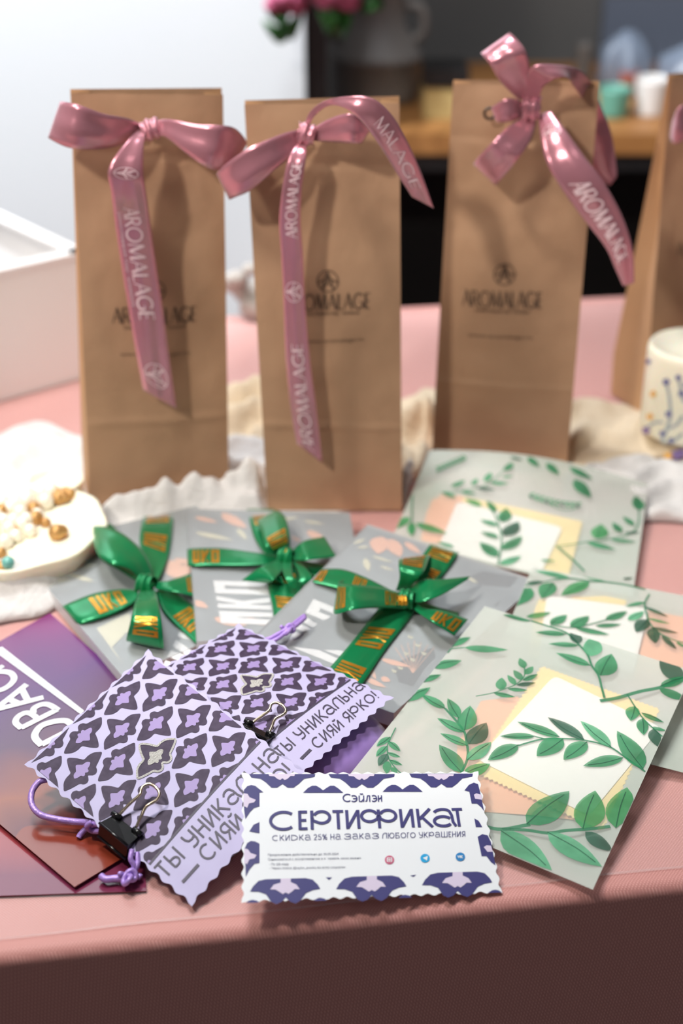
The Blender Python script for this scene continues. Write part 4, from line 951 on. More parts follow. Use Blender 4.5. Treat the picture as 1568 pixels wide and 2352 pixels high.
o, s_ = ribbon('loop', [((490, 325), (550, 310), .021), ((425, 280), (548, 215), .030), ((400, 190), (520, 120), .028), ((380, 150), (470, 100), .022), ((420, 240), (500, 200), .0195), ((480, 320), (520, 310), .0195)], p5, 'green', bw); goldprint(o, s_, (.2,), .14)
ribbon('tail', [((550, 315), (560, 355), .021), ((620, 255), (640, 350), .028), ((728, 230), (790, 332), .024)], p5, 'green', bw)
o, s_ = ribbon('tail', [((500, 345), (530, 385), .021), ((400, 385), (470, 450), .026), ((302, 455), (440, 470), .0205)], p5, 'green', bw)
ribbon('loop', [((510, 350), (560, 350), .021), ((520, 430), (570, 440), .026), ((570, 500), (640, 470), .021), ((600, 430), (660, 430), .024), ((560, 350), (590, 345), .021)], p5, 'green', bw)
ribbon('tail', [((480, 350), (520, 350), .020), ((455, 400), (500, 410), .023), ((480, 460), (520, 470), .020)], p5, 'green', bw)
knot(p5, 530, 335, .0225, .0058, bw, 'green', 8, (1.1, 1, .8))
knot(p5, 525, 312, .0255, .0022, bw, 'gold', 9)

# --- box 3 (front)
def pr3(mb, S):
    for a, b, w, mi in (((580, 230), (540, 400), .6, 0), ((660, 250), (760, 430), .5, 0), ((800, 280), (960, 400), .35, 0), ((450, 330), (330, 340), .3, 1), ((480, 420), (690, 480), .18, 1), ((420, 440), (450, 570), .3, 1), ((560, 520), (700, 560), .25, 1), ((300, 300), (420, 250), .25, 1), ((560, 1420), (860, 1500), .25, 0), ((400, 1600), (620, 1700), .3, 0), ((570, 1600), (660, 1640), .8, 0), ((440, 1480), (520, 1620), .3, 0), ((930, 900), (1080, 960), .3, 0), ((1500, 680), (1400, 620), .35, 1), ((60, 600), (220, 620), .2, 1)):
        leaf(mb, S, zc(*a), zc(*b), w, mi, .0006)
    polypx(mb, S, [(760, 1180), (850, 1110), (960, 1170), (1080, 1290), (1100, 1400), (900, 1600), (760, 1500), (650, 1400)], 2, .0003, zc)
    polypx(mb, S, [(700, 1500), (900, 1520), (1000, 1500), (880, 1680), (740, 1640)], 2, .00035, zc)
    polypx(mb, S, [(1080, 800), (1560, 560), (1900, 620), (1700, 900), (1400, 880), (1250, 860)], 2, .00032, zc)
    for (x, y) in ((790, 1170), (860, 1230), (930, 1310), (990, 1390), (820, 1390), (760, 1530), (700, 1560), (880, 1450)):
        for k in range(3): leaf(mb, S, zc(x, y), zc(x - 30 + 25 * k, y - 40 + 6 * k), .35, 1, .0007)
    for k in range(7): strip(mb, S, [inv(S, *zc(880, 1560)), inv(S, *zc(700 + 65 * k, 1240 + 22 * abs(k - 3)))], (.0015, .0015), 0, .0006)
b3, S, bw = slab([(844, 1204), (1238, 1335), (904, 1638), (535, 1508)], [.0265, .0150, .0125, .0255], .008, 'front gift packet, green ribbon end with gold print at right', pr3,
                 lambda mb, S: condensed(mb, S, (0, 0), (1, 0), (0, 1), 0, .0006, zc) if False else condensed(mb, S, (800, 900), (140, -235), (-270, -110), 0, .0006, z5b))
# band heights follow the tilted packet
def p_on(S, cv):
    def pos(x, y, d):
        px, py = cv(x, y); u, v = inv(S, px, py); return P(px, py, S(u, v).z - TZ + d)
    return pos
q5, qc = p_on(S, z5b), p_on(S, zc)
o, s_ = ribbon('ribbon_band', [((1275, 268), (1422, 312), -.004), ((1262, 282), (1410, 325), .0012), ((1220, 345), (1360, 400), .0012), ((1170, 430), (1290, 480), .0015), ((1130, 500), (1200, 560), .003)], q5, 'green', bw); goldprint(o, s_, (.33, .66), .18)
o, s_ = ribbon('ribbon_band', [((1060, 540), (1210, 560), .002), ((985, 625), (1175, 640), .0012), ((870, 770), (1050, 800), .0012), ((755, 905), (925, 985), .0012), ((690, 985), (860, 1070), .0012)], q5, 'green', bw); goldprint(o, s_, (.45, .73), .15)
o, s_ = ribbon('ribbon_band', [((715, 398), (664, 464), .0012), ((820, 398), (790, 495), .003), ((940, 440), (900, 530), .004), ((1080, 510), (1060, 570), .004)], q5, 'green', bw); goldprint(o, s_, (.06, .62), .16)
ribbon('ribbon_band', [((1170, 540), (1150, 580), .003), ((1300, 590), (1270, 650), .0012), ((1420, 620), (1370, 690), .0012)], q5, 'green', bw)
o, s_ = ribbon('loop', [((770, 775), (790, 925), .004), ((570, 718), (570, 915), .010), ((300, 690), (310, 930), .015), ((158, 668), (112, 972), .008), ((250, 640), (200, 800), .003), ((500, 720), (500, 850), .0028)], qc, 'green', bw); goldprint(o, s_, (.12, .52), .10)
o, s_ = ribbon('loop', [((715, 745), (830, 760), .004), ((752, 620), (900, 660), .013), ((742, 500), (990, 560), .017), ((755, 442), (1050, 402), .010), ((860, 470), (1060, 520), .005), ((900, 620), (1000, 650), .003), ((800, 740), (860, 750), .003)], qc, 'green', bw); goldprint(o, s_, (.42,), .13)
ribbon('tail', [((810, 740), (850, 860), .005), ((960, 640), (960, 860), .012), ((1150, 640), (1160, 790), .014), ((1440, 610), (1400, 650), .010)], qc, 'green', bw)
o, s_ = ribbon('tail', [((850, 820), (850, 900), .005), ((990, 915), (960, 985), .008), ((1180, 945), (1080, 1060), .011), ((1418, 1030), (1285, 1188), .006)], qc, 'green', bw); goldprint(o, s_, (.76,), .34, v0=.2, v1=.9)
knot(qc, 810, 835, .008, .0060, bw, 'green', 11, (1, 1, .8))
knot(qc, 775, 845, .012, .0028, bw, 'gold', 12)

# ============================================================ VELLUM ENVELOPES
c3 = crop(800, 1370, 3.92); c5 = crop(1080, 1380, 3.213); c6 = crop(1060, 1640, 3.564); c7 = crop(1140, 1220, 3.664); c8 = crop(880, 1030, 2.529)
def envelope(corners, zs, label, leaves, stems, bulge=None, thick=.0032):
    S = quadsurf(corners, zs, bulge)
    Sb = lambda u, v: S(u, v) - Vector((0, 0, thick * min(1, 6 * min(u, v, 1 - u, 1 - v) + .05))) if 0 <= u <= 1 and 0 <= v <= 1 else S(u, v) - Vector((0, 0, thick))
    c = S(.5, .5)
    root = thing('vellum_envelope', (c.x, c.y, c.z - thick), label, 'envelope', 'vellum envelopes printed with leaves')
    mb = MB(); mb.grid(S, 24, 24); mb.build('front_sheet', 'vellum', root)
    mb = MB(); mb.grid(Sb, 24, 24, flip=True); mb.build('back_sheet', 'vellum_back', root)
    mb = MB()
    for cv, pts, w in stems: stempx(mb, S, [cv(x, y) for x, y in pts], w, 4, .00012)
    for cv, a, b, w, mi in leaves:
        if w < .24: continue
        (ax, ay), (bx, by) = cv(*a), cv(*b)
        if math.hypot(ax - bx, ay - by) < 30: continue
        u, v = inv(S, bx, by)
        if not (0 < u < 1 and 0 < v < 1): continue
        stempx(mb, S, [(ax, ay), ((ax + bx) / 2 + (by - ay) * .03, (ay + by) / 2 - (bx - ax) * .03), (ax + (bx - ax) * .88, ay + (by - ay) * .88)], 1.6, 2, .0004)
    for i, (cv, a, b, w, mi) in enumerate(leaves): leaf(mb, S, cv(*a), cv(*b), w, mi, .0002 + .00001 * (i % 7))
    mb.build('leaf_print', ['leaf0', 'leaf1', 'leaf2', 'leaf3', 'stem'], root)
    return root, S
def insert(corners, S, below, name, m, label, cat, round_=0, teeth=0, npts=None):
    """a sheet inside the envelope: photo corners, 'below' metres under its front sheet"""
    uv = [inv(S, x, y) for x, y in corners]
    pts = []
    n = len(uv)
    for k in range(n):
        a, b, c = uv[k - 1], uv[k], uv[(k + 1) % n]
        if round_:
            for t in range(6):
                t = t / 5; e = round_
                p = (b[0] + (a[0] - b[0]) * e, b[1] + (a[1] - b[1]) * e); q = (b[0] + (c[0] - b[0]) * e, b[1] + (c[1] - b[1]) * e)
                pts.append(((1 - t) ** 2 * p[0] + 2 * t * (1 - t) * b[0] + t * t * q[0], (1 - t) ** 2 * p[1] + 2 * t * (1 - t) * b[1] + t * t * q[1]))
        elif teeth:
            for t in range(teeth * 2):
                f = t / (teeth * 2); p = (b[0] + (c[0] - b[0]) * f, b[1] + (c[1] - b[1]) * f)
                nx, ny = (c[1] - b[1]), -(c[0] - b[0]); L = math.hypot(nx, ny); k_ = .008 if t % 2 else 0
                pts.append((p[0] + nx / L * k_, p[1] + ny / L * k_))
        else: pts.append(b)
    dn = Vector((0, 0, -below)); mb = MB()
    top = [S(*p) + dn for p in pts]; bot = [p - Vector((0, 0, .0003)) for p in top]
    from mathutils.geometry import tessellate_polygon
    tri = tessellate_polygon([[Vector((p[0], p[1], 0)) for p in pts]]); N = len(pts)
    ti = [mb.vert(p) for p in top]; bi = [mb.vert(p) for p in bot]
    for t in tri: mb.face([ti[k] for k in t], 0, False); mb.face([bi[k] for k in t][::-1], 0, False)
    for k in range(N): mb.face((ti[k], ti[(k + 1) % N], bi[(k + 1) % N], bi[k]), 0, False)
    o = mb.build(name, m, origin='base', merge=False); tag(o, label, cat); return o
# back envelope
L8 = [((420, 285), (335, 255), .35, 0), ((395, 225), (475, 185), .4, 0), ((450, 250), (540, 265), .3, 0), ((515, 215), (545, 175), .5, 0), ((540, 230), (650, 240), .3, 2), ((590, 195), (625, 140), .5, 0), ((620, 200), (730, 205), .3, 0), ((700, 130), (755, 85), .5, 0), ((735, 50), (810, 68), .3, 2), ((690, 170), (755, 160), .3, 0),
      ((840, 50), (905, 108), .45, 0), ((950, 85), (1020, 155), .45, 0), ((1080, 110), (1215, 180), .35, 0), ((1110, 180), (1205, 288), .45, 0),
      ((570, 335), (475, 295), .4, 3), ((650, 370), (605, 305), .4, 0), ((690, 430), (715, 345), .5, 0), ((665, 450), (560, 415), .4, 1), ((700, 510), (785, 425), .5, 2), ((670, 520), (565, 485), .4, 0), ((690, 590), (805, 510), .4, 0), ((660, 630), (560, 545), .45, 0), ((675, 675), (800, 625), .4, 1),
      ((150, 400), (62, 470), .45, 3), ((185, 435), (370, 495), .3, 3), ((165, 430), (165, 510), .35, 3), ((410, 575), (310, 545), .3, 1), ((915, 650), (1000, 655), .3, 1),
      ((1240, 525), (1265, 440), .6, 3), ((1380, 490), (1330, 430), .45, 0), ((1455, 450), (1390, 395), .4, 0), ((1485, 360), (1465, 275), .5, 0), ((1180, 545), (1350, 590), .3, 0), ((1320, 530), (1470, 545), .25, 0), ((1400, 492), (1490, 488), .3, 2), ((1490, 240), (1520, 230), .6, 0), ((1390, 760), (1450, 752), .4, 2)]
for k in range(9):
    x, y = 480 - 19 * k, 55 + 8 * k; L8 += [((x, y), (x - 28, y - 14), .4, 0), ((x, y), (x - 20, y + 22), .4, 0)]
for k in range(10):
    x, y = 850 + 30 * k, 270 + 11 * k - (1.6 * k * k * .35); L8 += [((x, y), (x + 34, y - 10), .45, 0), ((x, y), (x + 18, y + 28), .45, 0 if k % 3 else 2)]
eb, S = envelope([(985, 1046), (1488, 1120), (1452, 1372), (895, 1245)], [.0165, .010, .0070, .0055], 'rear leaf-printed vellum envelope lying against the third bag', [(c8, a, b, w, m) for a, b, w, m in L8],
    [(c8, [(340, 255), (480, 245), (620, 200), (740, 80)], 3), (c8, [(665, 675), (685, 560), (680, 480), (640, 370), (600, 310)], 4), (c8, [(170, 270), (165, 400), (170, 500)], 4), (c8, [(1000, 570), (1180, 545), (1400, 508), (1480, 440), (1478, 300)], 4), (c8, [(480, 50), (400, 85), (310, 125)], 2), (c8, [(845, 270), (950, 320), (1060, 360), (1150, 335)], 3), (c7, [(510, 130), (640, 240), (740, 340)], 6)],
    bulge=lambda u, v: .010 * max(0, 1 - v * 2.2) * math.sin(PI * min(1, max(0, .12 + u * .8))) )
insert([(1060, 1160), (1205, 1195), (1295, 1205), (1262, 1380), (1200, 1330), (1010, 1250)], S, .0016, 'white_card', 'white', 'white card inside the rear vellum envelope', 'card') if False else None
insert([(1050, 1148), (1292, 1208), (1240, 1318), (1005, 1258)], S, .0008, 'white_card', 'white', 'white rounded card inside the rear vellum envelope', 'card', round_=.08)
insert([(1065, 1136), (1335, 1192), (1300, 1330), (1060, 1270)], S, .0018, 'yellow_card', 'cream', 'pale yellow notched card in the rear vellum envelope', 'card', teeth=24)
insert([(956, 1124), (1060, 1130), (1110, 1150), (1010, 1240), (930, 1235)], S, .0024, 'peach_paper', 'peach', 'peach folded paper in the rear vellum envelope', 'paper')
# middle right envelope
L7 = [((250, 725), (458, 685), .3, 3), ((450, 785), (592, 705), .45, 0), ((620, 805), (778, 715), .45, 0), ((660, 815), (950, 872), .25, 0), ((830, 800), (1050, 785), .25, 0), ((915, 748), (1098, 675), .35, 0), ((1105, 750), (1240, 675), .4, 1),
      ((1250, 600), (1085, 635), .25, 0), ((1250, 640), (1445, 725), .25, 2), ((1270, 735), (1460, 782), .22, 0), ((1270, 745), (1172, 852), .55, 2), ((1300, 812), (1530, 862), .25, 2), ((1315, 815), (1335, 948), .5, 2), ((1390, 880), (1515, 998), .3, 2), ((1510, 935), (1600, 985), .35, 0),
      ((620, 398), (322, 335), .25, 1), ((780, 428), (540, 545), .35, 3), ((920, 425), (600, 318), .25, 0), ((475, 435), (378, 568), .55, 0), ((400, 430), (243, 440), .3, 2), ((290, 480), (148, 632), .5, 0)]
em, S = envelope([(1222, 1302), (1700, 1392), (1592, 1780), (1080, 1650)], [.0185, .0120, .0050, .0115], 'middle vellum envelope reaching out of the right picture edge', [(c7, a, b, w, m) for a, b, w, m in L7],
    [(c7, [(450, 790), (640, 812), (780, 785), (930, 745)], 4), (c7, [(1285, 530), (1245, 610), (1262, 700), (1290, 780), (1380, 865), (1500, 920), (1600, 945)], 4), (c7, [(480, 408), (620, 398), (780, 420), (920, 428), (1100, 455), (1250, 490)], 6), (c7, [(240, 460), (320, 445), (480, 408)], 4)])
insert([(1255, 1365), (1490, 1395), (1450, 1560), (1235, 1520)], S, .0007, 'white_card', 'white', 'white rounded card inside the middle vellum envelope', 'card', round_=.07)
insert([(1232, 1372), (1440, 1360), (1400, 1530), (1215, 1500)], S, .0018, 'yellow_card', 'cream', 'pale yellow notched card in the middle vellum envelope', 'card', teeth=22)
insert([(1340, 1340), (1590, 1400), (1560, 1590), (1420, 1560), (1240, 1430)], S, .0024, 'peach_paper', 'peach', 'peach folded paper in the middle vellum envelope', 'paper')
# front envelope
F4 = [((870, 445), (1100, 368), .35, 0), ((1040, 462), (1437, 483), .23, 0), ((735, 635), (1020, 578), .38, 0), ((632, 762), (835, 706), .35, 0), ((495, 942), (738, 820), .35, 0),
      ((870, 1012), (652, 885), .36, 0), ((992, 1098), (892, 920), .4, 0), ((1045, 1208), (1095, 985), .5, 0), ((1040, 1225), (798, 1098), .36, 0), ((1080, 1332), (1242, 1138), .55, 2), ((1070, 1345), (825, 1235), .33, 0), ((1070, 1475), (1285, 1312), .42, 1), ((1020, 1590), (815, 1338), .42, 0), ((1040, 1600), (1275, 1510), .5, 3),
      ((375, 1268), (252, 1352), .4, 0), ((365, 1308), (468, 1398), .42, 0), ((345, 1350), (248, 1445), .42, 0), ((355, 1410), (468, 1450), .38, 0), ((348, 1420), (270, 1530), .5, 2), ((370, 1475), (486, 1523), .38, 0), ((355, 1485), (345, 1600), .5, 0), ((388, 1540), (440, 1600), .55, 0)]
F5 = [((395, 500), (363, 424), .55, 0), ((400, 545), (462, 485), .5, 0), ((385, 590), (498, 543), .35, 0), ((378, 588), (318, 513), .5, 0), ((340, 624), (482, 606), .3, 2), ((330, 622), (273, 550), .45, 0), ((275, 652), (422, 662), .28, 0), ((215, 658), (232, 568), .6, 0), ((170, 682), (330, 712), .3, 0),
      ((450, 150), (238, 104), .27, 0), ((705, 248), (478, 235), .28, 0), ((800, 332), (573, 320), .25, 0), ((800, 318), (742, 222), .6, 2), ((885, 480), (630, 386), .3, 0), ((888, 412), (905, 262), .6, 1), ((958, 555), (1040, 393), .6, 0),
      ((1540, 600), (1400, 415), .55, 2), ((1390, 650), (1620, 740), .38, 0), ((1400, 632), (1600, 560), .35, 0), ((1213, 780), (1182, 888), .62, 0), ((1262, 830), (1428, 900), .28, 0), ((1268, 870), (1278, 993), .5, 0), ((1335, 935), (1445, 960), .35, 0), ((1345, 948), (1385, 1080), .5, 2)]
F6 = [((465, 255), (212, 382), .42, 0), ((600, 185), (310, 185), .26, 0), ((800, 190), (452, 66), .26, 0), ((830, 205), (612, 348), .55, 0), ((1000, 212), (702, 28), .3, 2), ((1025, 230), (832, 378), .48, 0), ((1220, 270), (970, 58), .32, 1), ((1322, 360), (992, 428), .34, 0), ((1482, 452), (1270, 140), .4, 0),
      ((530, 905), (880, 632), .45, 0), ((990, 942), (1092, 628), .55, 3), ((1260, 935), (1352, 602), .55, 3), ((320, 958), (738, 1282), .45, 1), ((700, 970), (1148, 1252), .36, 1), ((1010, 965), (1240, 1130), .45, 2)]
ef, S = envelope([(1113, 1392), (1591, 1541), (1361, 2043), (785, 1801)], [.0260, .0190, .0042, .0105], 'front vellum envelope, white card showing through its middle', [(c3, a, b, w, m) for a, b, w, m in F4] + [(c5, a, b, w, m) for a, b, w, m in F5] + [(c6, a, b, w, m) for a, b, w, m in F6],
    [(c3, [(835, 490), (900, 472), (1045, 462)], 3), (c3, [(868, 1008), (960, 1110), (1000, 1160), (1045, 1225), (1062, 1310), (1075, 1400), (1065, 1480), (1030, 1560), (1005, 1610)], 5), (c3, [(425, 1182), (380, 1275), (350, 1350), (360, 1450), (400, 1520), (470, 1590), (520, 1598)], 2.5), (c3, [(990, 1095), (985, 1130)], 3),
     (c5, [(40, 705), (170, 680), (240, 655), (330, 620), (395, 560), (398, 490)], 2.5), (c5, [(450, 148), (600, 190), (720, 245), (800, 325), (862, 395), (895, 480), (945, 555), (970, 650), (988, 718)], 5), (c5, [(955, 738), (1080, 718), (1250, 670), (1400, 640), (1520, 590)], 9), (c5, [(1155, 688), (1215, 785), (1270, 865), (1340, 935), (1415, 1002)], 3),
     (c6, [(462, 260), (650, 208), (820, 203), (1000, 215), (1200, 265), (1330, 350), (1500, 472)], 4), (c6, [(600, 185), (680, 205)], 3), (c6, [(205, 925), (330, 945), (520, 912), (560, 905)], 8), (c6, [(330, 945), (520, 950), (700, 975), (850, 955), (1000, 945), (1130, 932), (1215, 920)], 7)])
insert([(1273, 1549), (1518, 1668), (1352, 1870), (1095, 1741)], S, .0006, 'white_card', 'white', 'white rounded card inside the front vellum envelope', 'card', round_=.06)
insert([(1245, 1528), (1512, 1625), (1382, 1900), (1088, 1765)], S, .0011, 'yellow_card', 'cream', 'pale yellow notched card in the front vellum envelope', 'card', teeth=26)
insert([(1105, 1600), (1190, 1590), (1345, 1875), (1230, 1862), (1050, 1850), (1050, 1700)], S, .0024, 'peach_paper', 'peach', 'peach folded paper in the front vellum envelope', 'paper')

# ============================================================ LILAC CARDS ON POUCHES
z1c = crop(0, 1380, 2.8); z2c = crop(380, 1380, 2.8)
def scallop(S, nu, nv, su, sv, amp):
    L1 = (S(1, .5) - S(0, .5)).length; L2 = (S(.5, 1) - S(.5, 0)).length
    def T(u, v):
        uu, vv = u, v
        if v < 1e-6 or v > 1 - 1e-6: vv += (1 if v > .5 else -1) * amp / L2 * (.5 + .5 * math.cos(2 * PI * su * u))
        if u < 1e-6 or u > 1 - 1e-6: uu += (1 if u > .5 else -1) * amp / L1 * (.5 + .5 * math.cos(2 * PI * sv * v))
        return S(uu, vv)
    return T
def mir(h): return h + [(-x, y) for x, y in h[::-1] if abs(x) > .01]
MOTIF = mir([(0, -.20), (.05, -.27), (.11, -.295), (.17, -.26), (.205, -.19), (.30, -.15), (.46, -.065), (.425, .01), (.36, .08), (.27, .115), (.17, .12), (.135, .19), (.09, .29), (.0, .41)])
CORE = mir([(0, -.115), (.03, -.145), (.065, -.14), (.085, -.09), (.14, -.075), (.195, -.03), (.15, .04), (.085, .055), (.05, .10), (0, .155)])
def smoothpoly(pts, n=3):
    v = [Vector((x, y, 0)) for x, y in pts]; N = len(v); out = []
    for i in range(N):
        p0, p1, p2, p3 = v[i - 1], v[i], v[(i + 1) % N], v[(i + 2) % N]
        for k in range(n):
            t = k / n; q = 0.5 * ((2 * p1) + (-p0 + p2) * t + (2 * p0 - 5 * p1 + 4 * p2 - p3) * t * t + (-p0 + 3 * p1 - 3 * p2 + p3) * t ** 3); out.append((q.x, q.y))
    return out
MOTIF_S, CORE_S = smoothpoly(MOTIF), smoothpoly(CORE)
def lilac_card(corners, zs, label, textpx, divider, dash, silver_px, base):
    S = quadsurf(corners, zs, bulge=lambda u, v: .0016 * math.sin(PI * u) * math.sin(PI * v))
    mb = MB(); mb.grid(scallop(S, 80, 104, 10, 13, .0013), 80, 104)
    L1 = (S(1, .5) - S(0, .5)).length; L2 = (S(.5, 1) - S(.5, 0)).length
    (u0, v0), DU, DV, vmax = base
    for r in range(-2, 16):
        for k in range(-3, 7):
            cu = u0 + DU * (k + (.5 if r % 2 else 0)); cv = v0 + DV * (r - 4)
            fl = -1 if r % 2 else 1
            def X(p, s=1): return (cu + p[0] * DU * s, cv + fl * p[1] * DV * 2 * s)
            if cu < -.14 or cu > 1.14 or cv < -.07: continue
            pm = [X(p) for p in MOTIF_S]; pc = [X(p) for p in CORE_S]
            def cl(ps): return [(min(.992, max(.008, a)), min(vmax, max(.006, b))) for a, b in ps]
            if cv > vmax + .06: continue
            fan(mb, S, cl(pm), 1, .00016, c=cl([(cu, cv)])[0])
            fan(mb, S, cl(pc), 2, .00026, c=cl([(cu, cv)])[0])
            px, py = proj(S(cu, cv))
            if math.hypot(px - silver_px[0], py - silver_px[1]) < 22:
                fan(mb, S, [X(p, 1.0) for p in CORE_S], 3, .00034, c=(cu, cv))
                ring = [X(p, 1.06) for p in MOTIF_S]; strip(mb, S, ring + ring[:1], (.0005 / L1, .0005 / L2), 3, .00034)
    strip(mb, S, [(.008, divider), (.25, divider), (.5, divider), (.75, divider), (.992, divider)], (.0005 / L1, .0005 / L2), 4, .00022)
    o = mb.build('motto_card', ['lilac', 'plum', 'mauve', 'silver', 'text'], origin='base'); tag(o, label, 'card')
    mb = MB()
    for a, b, c, t in textpx: writepx(mb, S, a, b, c, t, .115, 0, .00026, gap=.17)
    writeline = [inv(S, *p) for p in dash]; strip(mb, S, writeline, (.0007 / L1, .0007 / L2), 0, .00026)
    mb.build('motto_text', 'text', o)
    return o, S
cornersA = [(65, 1755), (340, 1498), (694, 1776), (440, 2072)]; zA = [.0200, .0345, .0255, .0040]
SA0 = quadsurf(cornersA, zA)
b0 = inv(SA0, 193, 1692); bR = inv(SA0, 286, 1609); bT = inv(SA0, 280, 1676); dv = inv(SA0, 450, 1867)[1]
DU = bR[0] - b0[0]; DV = (bT[1] - b0[1])
base = ((b0[0], (b0[1] + bR[1]) / 2), DU, DV, dv - .004)
cardA, SA = lilac_card(cornersA, zA, 'front lilac motto card with black binder clip on its left side',
    [((381, 2019), (648, 1735), (352, 1993), 'ТЫ УНИКАЛЬНА'), ((478, 1982), (676, 1774), (450, 1956), 'СИЯЙ ЯРКО!')], dv, [(419, 2027), (456, 1986)], (345, 1738), base)
cornersB = [(330, 1560), (548, 1437), (895, 1603), (690, 1775)]; zB = [.0300, .0320, .0245, .0190]
SB0 = quadsurf(cornersB, zB); dvB = inv(SB0, 706, 1636)[1]
# same print: lattice placed from two motifs seen on this card
b1_ = inv(SB0, *z1c(1260, 450)); b2_ = inv(SB0, *z1c(1460, 440)); b3_ = inv(SB0, *z2c(585, 540)); 
cardB, SB = lilac_card(cornersB, zB, 'rear lilac motto card lying partly under the front one',
    [((647, 1741), (840, 1578), (626, 1722), 'ТЫ УНИКАЛЬНА'), ((729, 1722), (871, 1602), (710, 1703), 'СИЯЙ ЯРКО!')], dvB, [(691, 1744), (713, 1722)], (588, 1572), (b0, DU, DV, dvB - .004))
def pouch(S, u0, u1, v0, v1, label, cord_knots):
    mb = MB()
    def top(u, v):
        a = 2 * u - 1; b = 2 * v - 1                       # square to rounded square
        k = math.sqrt(max(0, 1 - .30 * b * b)); l = math.sqrt(max(0, 1 - .30 * a * a))
        uu, vv = u0 + (u1 - u0) * (.5 + .5 * a * k), v0 + (v1 - v0) * (.5 + .5 * b * l)
        p = S(min(1.2, max(-.2, uu)), min(1.25, max(-.2, vv))); e = max(0, (1 - abs(a) ** 3.2) * (1 - abs(b) ** 3.2))
        H = max(.006, p.z - TZ - .0022)
        return Vector((p.x, p.y, TZ + .0016 + (H - .0016) * (.15 + .85 * e ** .45) * (1 - .05 * abs(noise.noise(Vector((u * 7, v * 7, 1)))))))
    def bot(u, v):
        p = top(u, v); return Vector((p.x, p.y, TZ + .0014))
    mb.grid(top, 30, 30); mb.grid(bot, 30, 30, flip=True)
    for k in range(30):
        for (a, b) in (((k / 30, 0), ((k + 1) / 30, 0)), ((k / 30, 1), ((k + 1) / 30, 1)), ((0, k / 30), (0, (k + 1) / 30)), ((1, k / 30), (1, (k + 1) / 30))):
            mb.quad(top(*a), top(*b), bot(*b), bot(*a), 0, True)
    root = thing('velvet_pouch', S(.5, .5) * 1 - Vector((0, 0, S(.5, .5).z - TZ)), label, 'pouch', 'purple velvet drawstring pouches')
    mb.build('pouch_body', 'velvet', root, merge=True)
    for pts, r in cord_knots:
        mb = MB(); mb.tube(pts, r * .62, 10, res=7); mb.build('drawstring', 'cord', root)
    return root
def kn(c, r=.0022):
    return [Vector(c) + Vector((r * (math.sin(t) + 2 * math.sin(2 * t)) * .55, r * (math.cos(t) - 2 * math.cos(2 * t)) * .55, -r * math.sin(3 * t) * .6)) for t in [2 * PI * k / 18 for k in range(17)]]
zp = lambda x, y, z: P(*z1c(x, y), z)
pouch(SA, .06, .93, .10, .93, 'purple velvet pouch under the front lilac card, cord looping out left',
      [([zp(300, 1150, .016), zp(250, 1165, .016), zp(205, 1230, .014), zp(205, 1310, .012), zp(260, 1375, .010), zp(370, 1405, .009), zp(480, 1420, .009), zp(560, 1425, .010), zp(660, 1440, .012)], .0022),
       ([zp(650, 1440, .010), zp(600, 1440, .010), zp(560, 1460, .007), zp(520, 1500, .005), zp(505, 1525, .004)], .0020), ([zp(690, 1470, .010), zp(640, 1480, .009), zp(590, 1478, .007), zp(560, 1450, .010), zp(590, 1425, .012)], .0020),
       ([zp(850, 1600, .012), zp(840, 1660, .010), zp(860, 1700, .008), zp(855, 1740, .006), zp(820, 1775, .006)], .0018), ([zp(880, 1620, .010), zp(885, 1690, .008), zp(860, 1740, .006), zp(820, 1770, .006)], .0018),
       (kn(zp(820, 1775, .006), .0021), .0017), ([zp(810, 1780, .005), zp(740, 1785, .004), zp(680, 1790, .004), zp(650, 1770, .004)], .0024), ([zp(840, 1770, .005), zp(880, 1765, .004), zp(905, 1780, .0035)], .0022)])
zq = lambda x, y, z: P(*z2c(x, y), z)
pouch(SB, .10, 1.02, .12, 1.13, 'purple velvet pouch bulging out right of the rear lilac card',
      [([zq(560, 260, .026), zq(660, 245, .028), zq(720, 215, .029), zq(780, 180, .030)], .0017), ([zq(600, 290, .026), zq(700, 255, .028), zq(760, 215, .029), zq(790, 180, .030)], .0017),
       (kn(zq(785, 182, .030), .0020), .0016), ([zq(800, 170, .030), zq(845, 130, .030), zq(895, 95, .030)], .0018), ([zq(790, 190, .030), zq(850, 150, .030), zq(897, 108, .030)], .0018)])

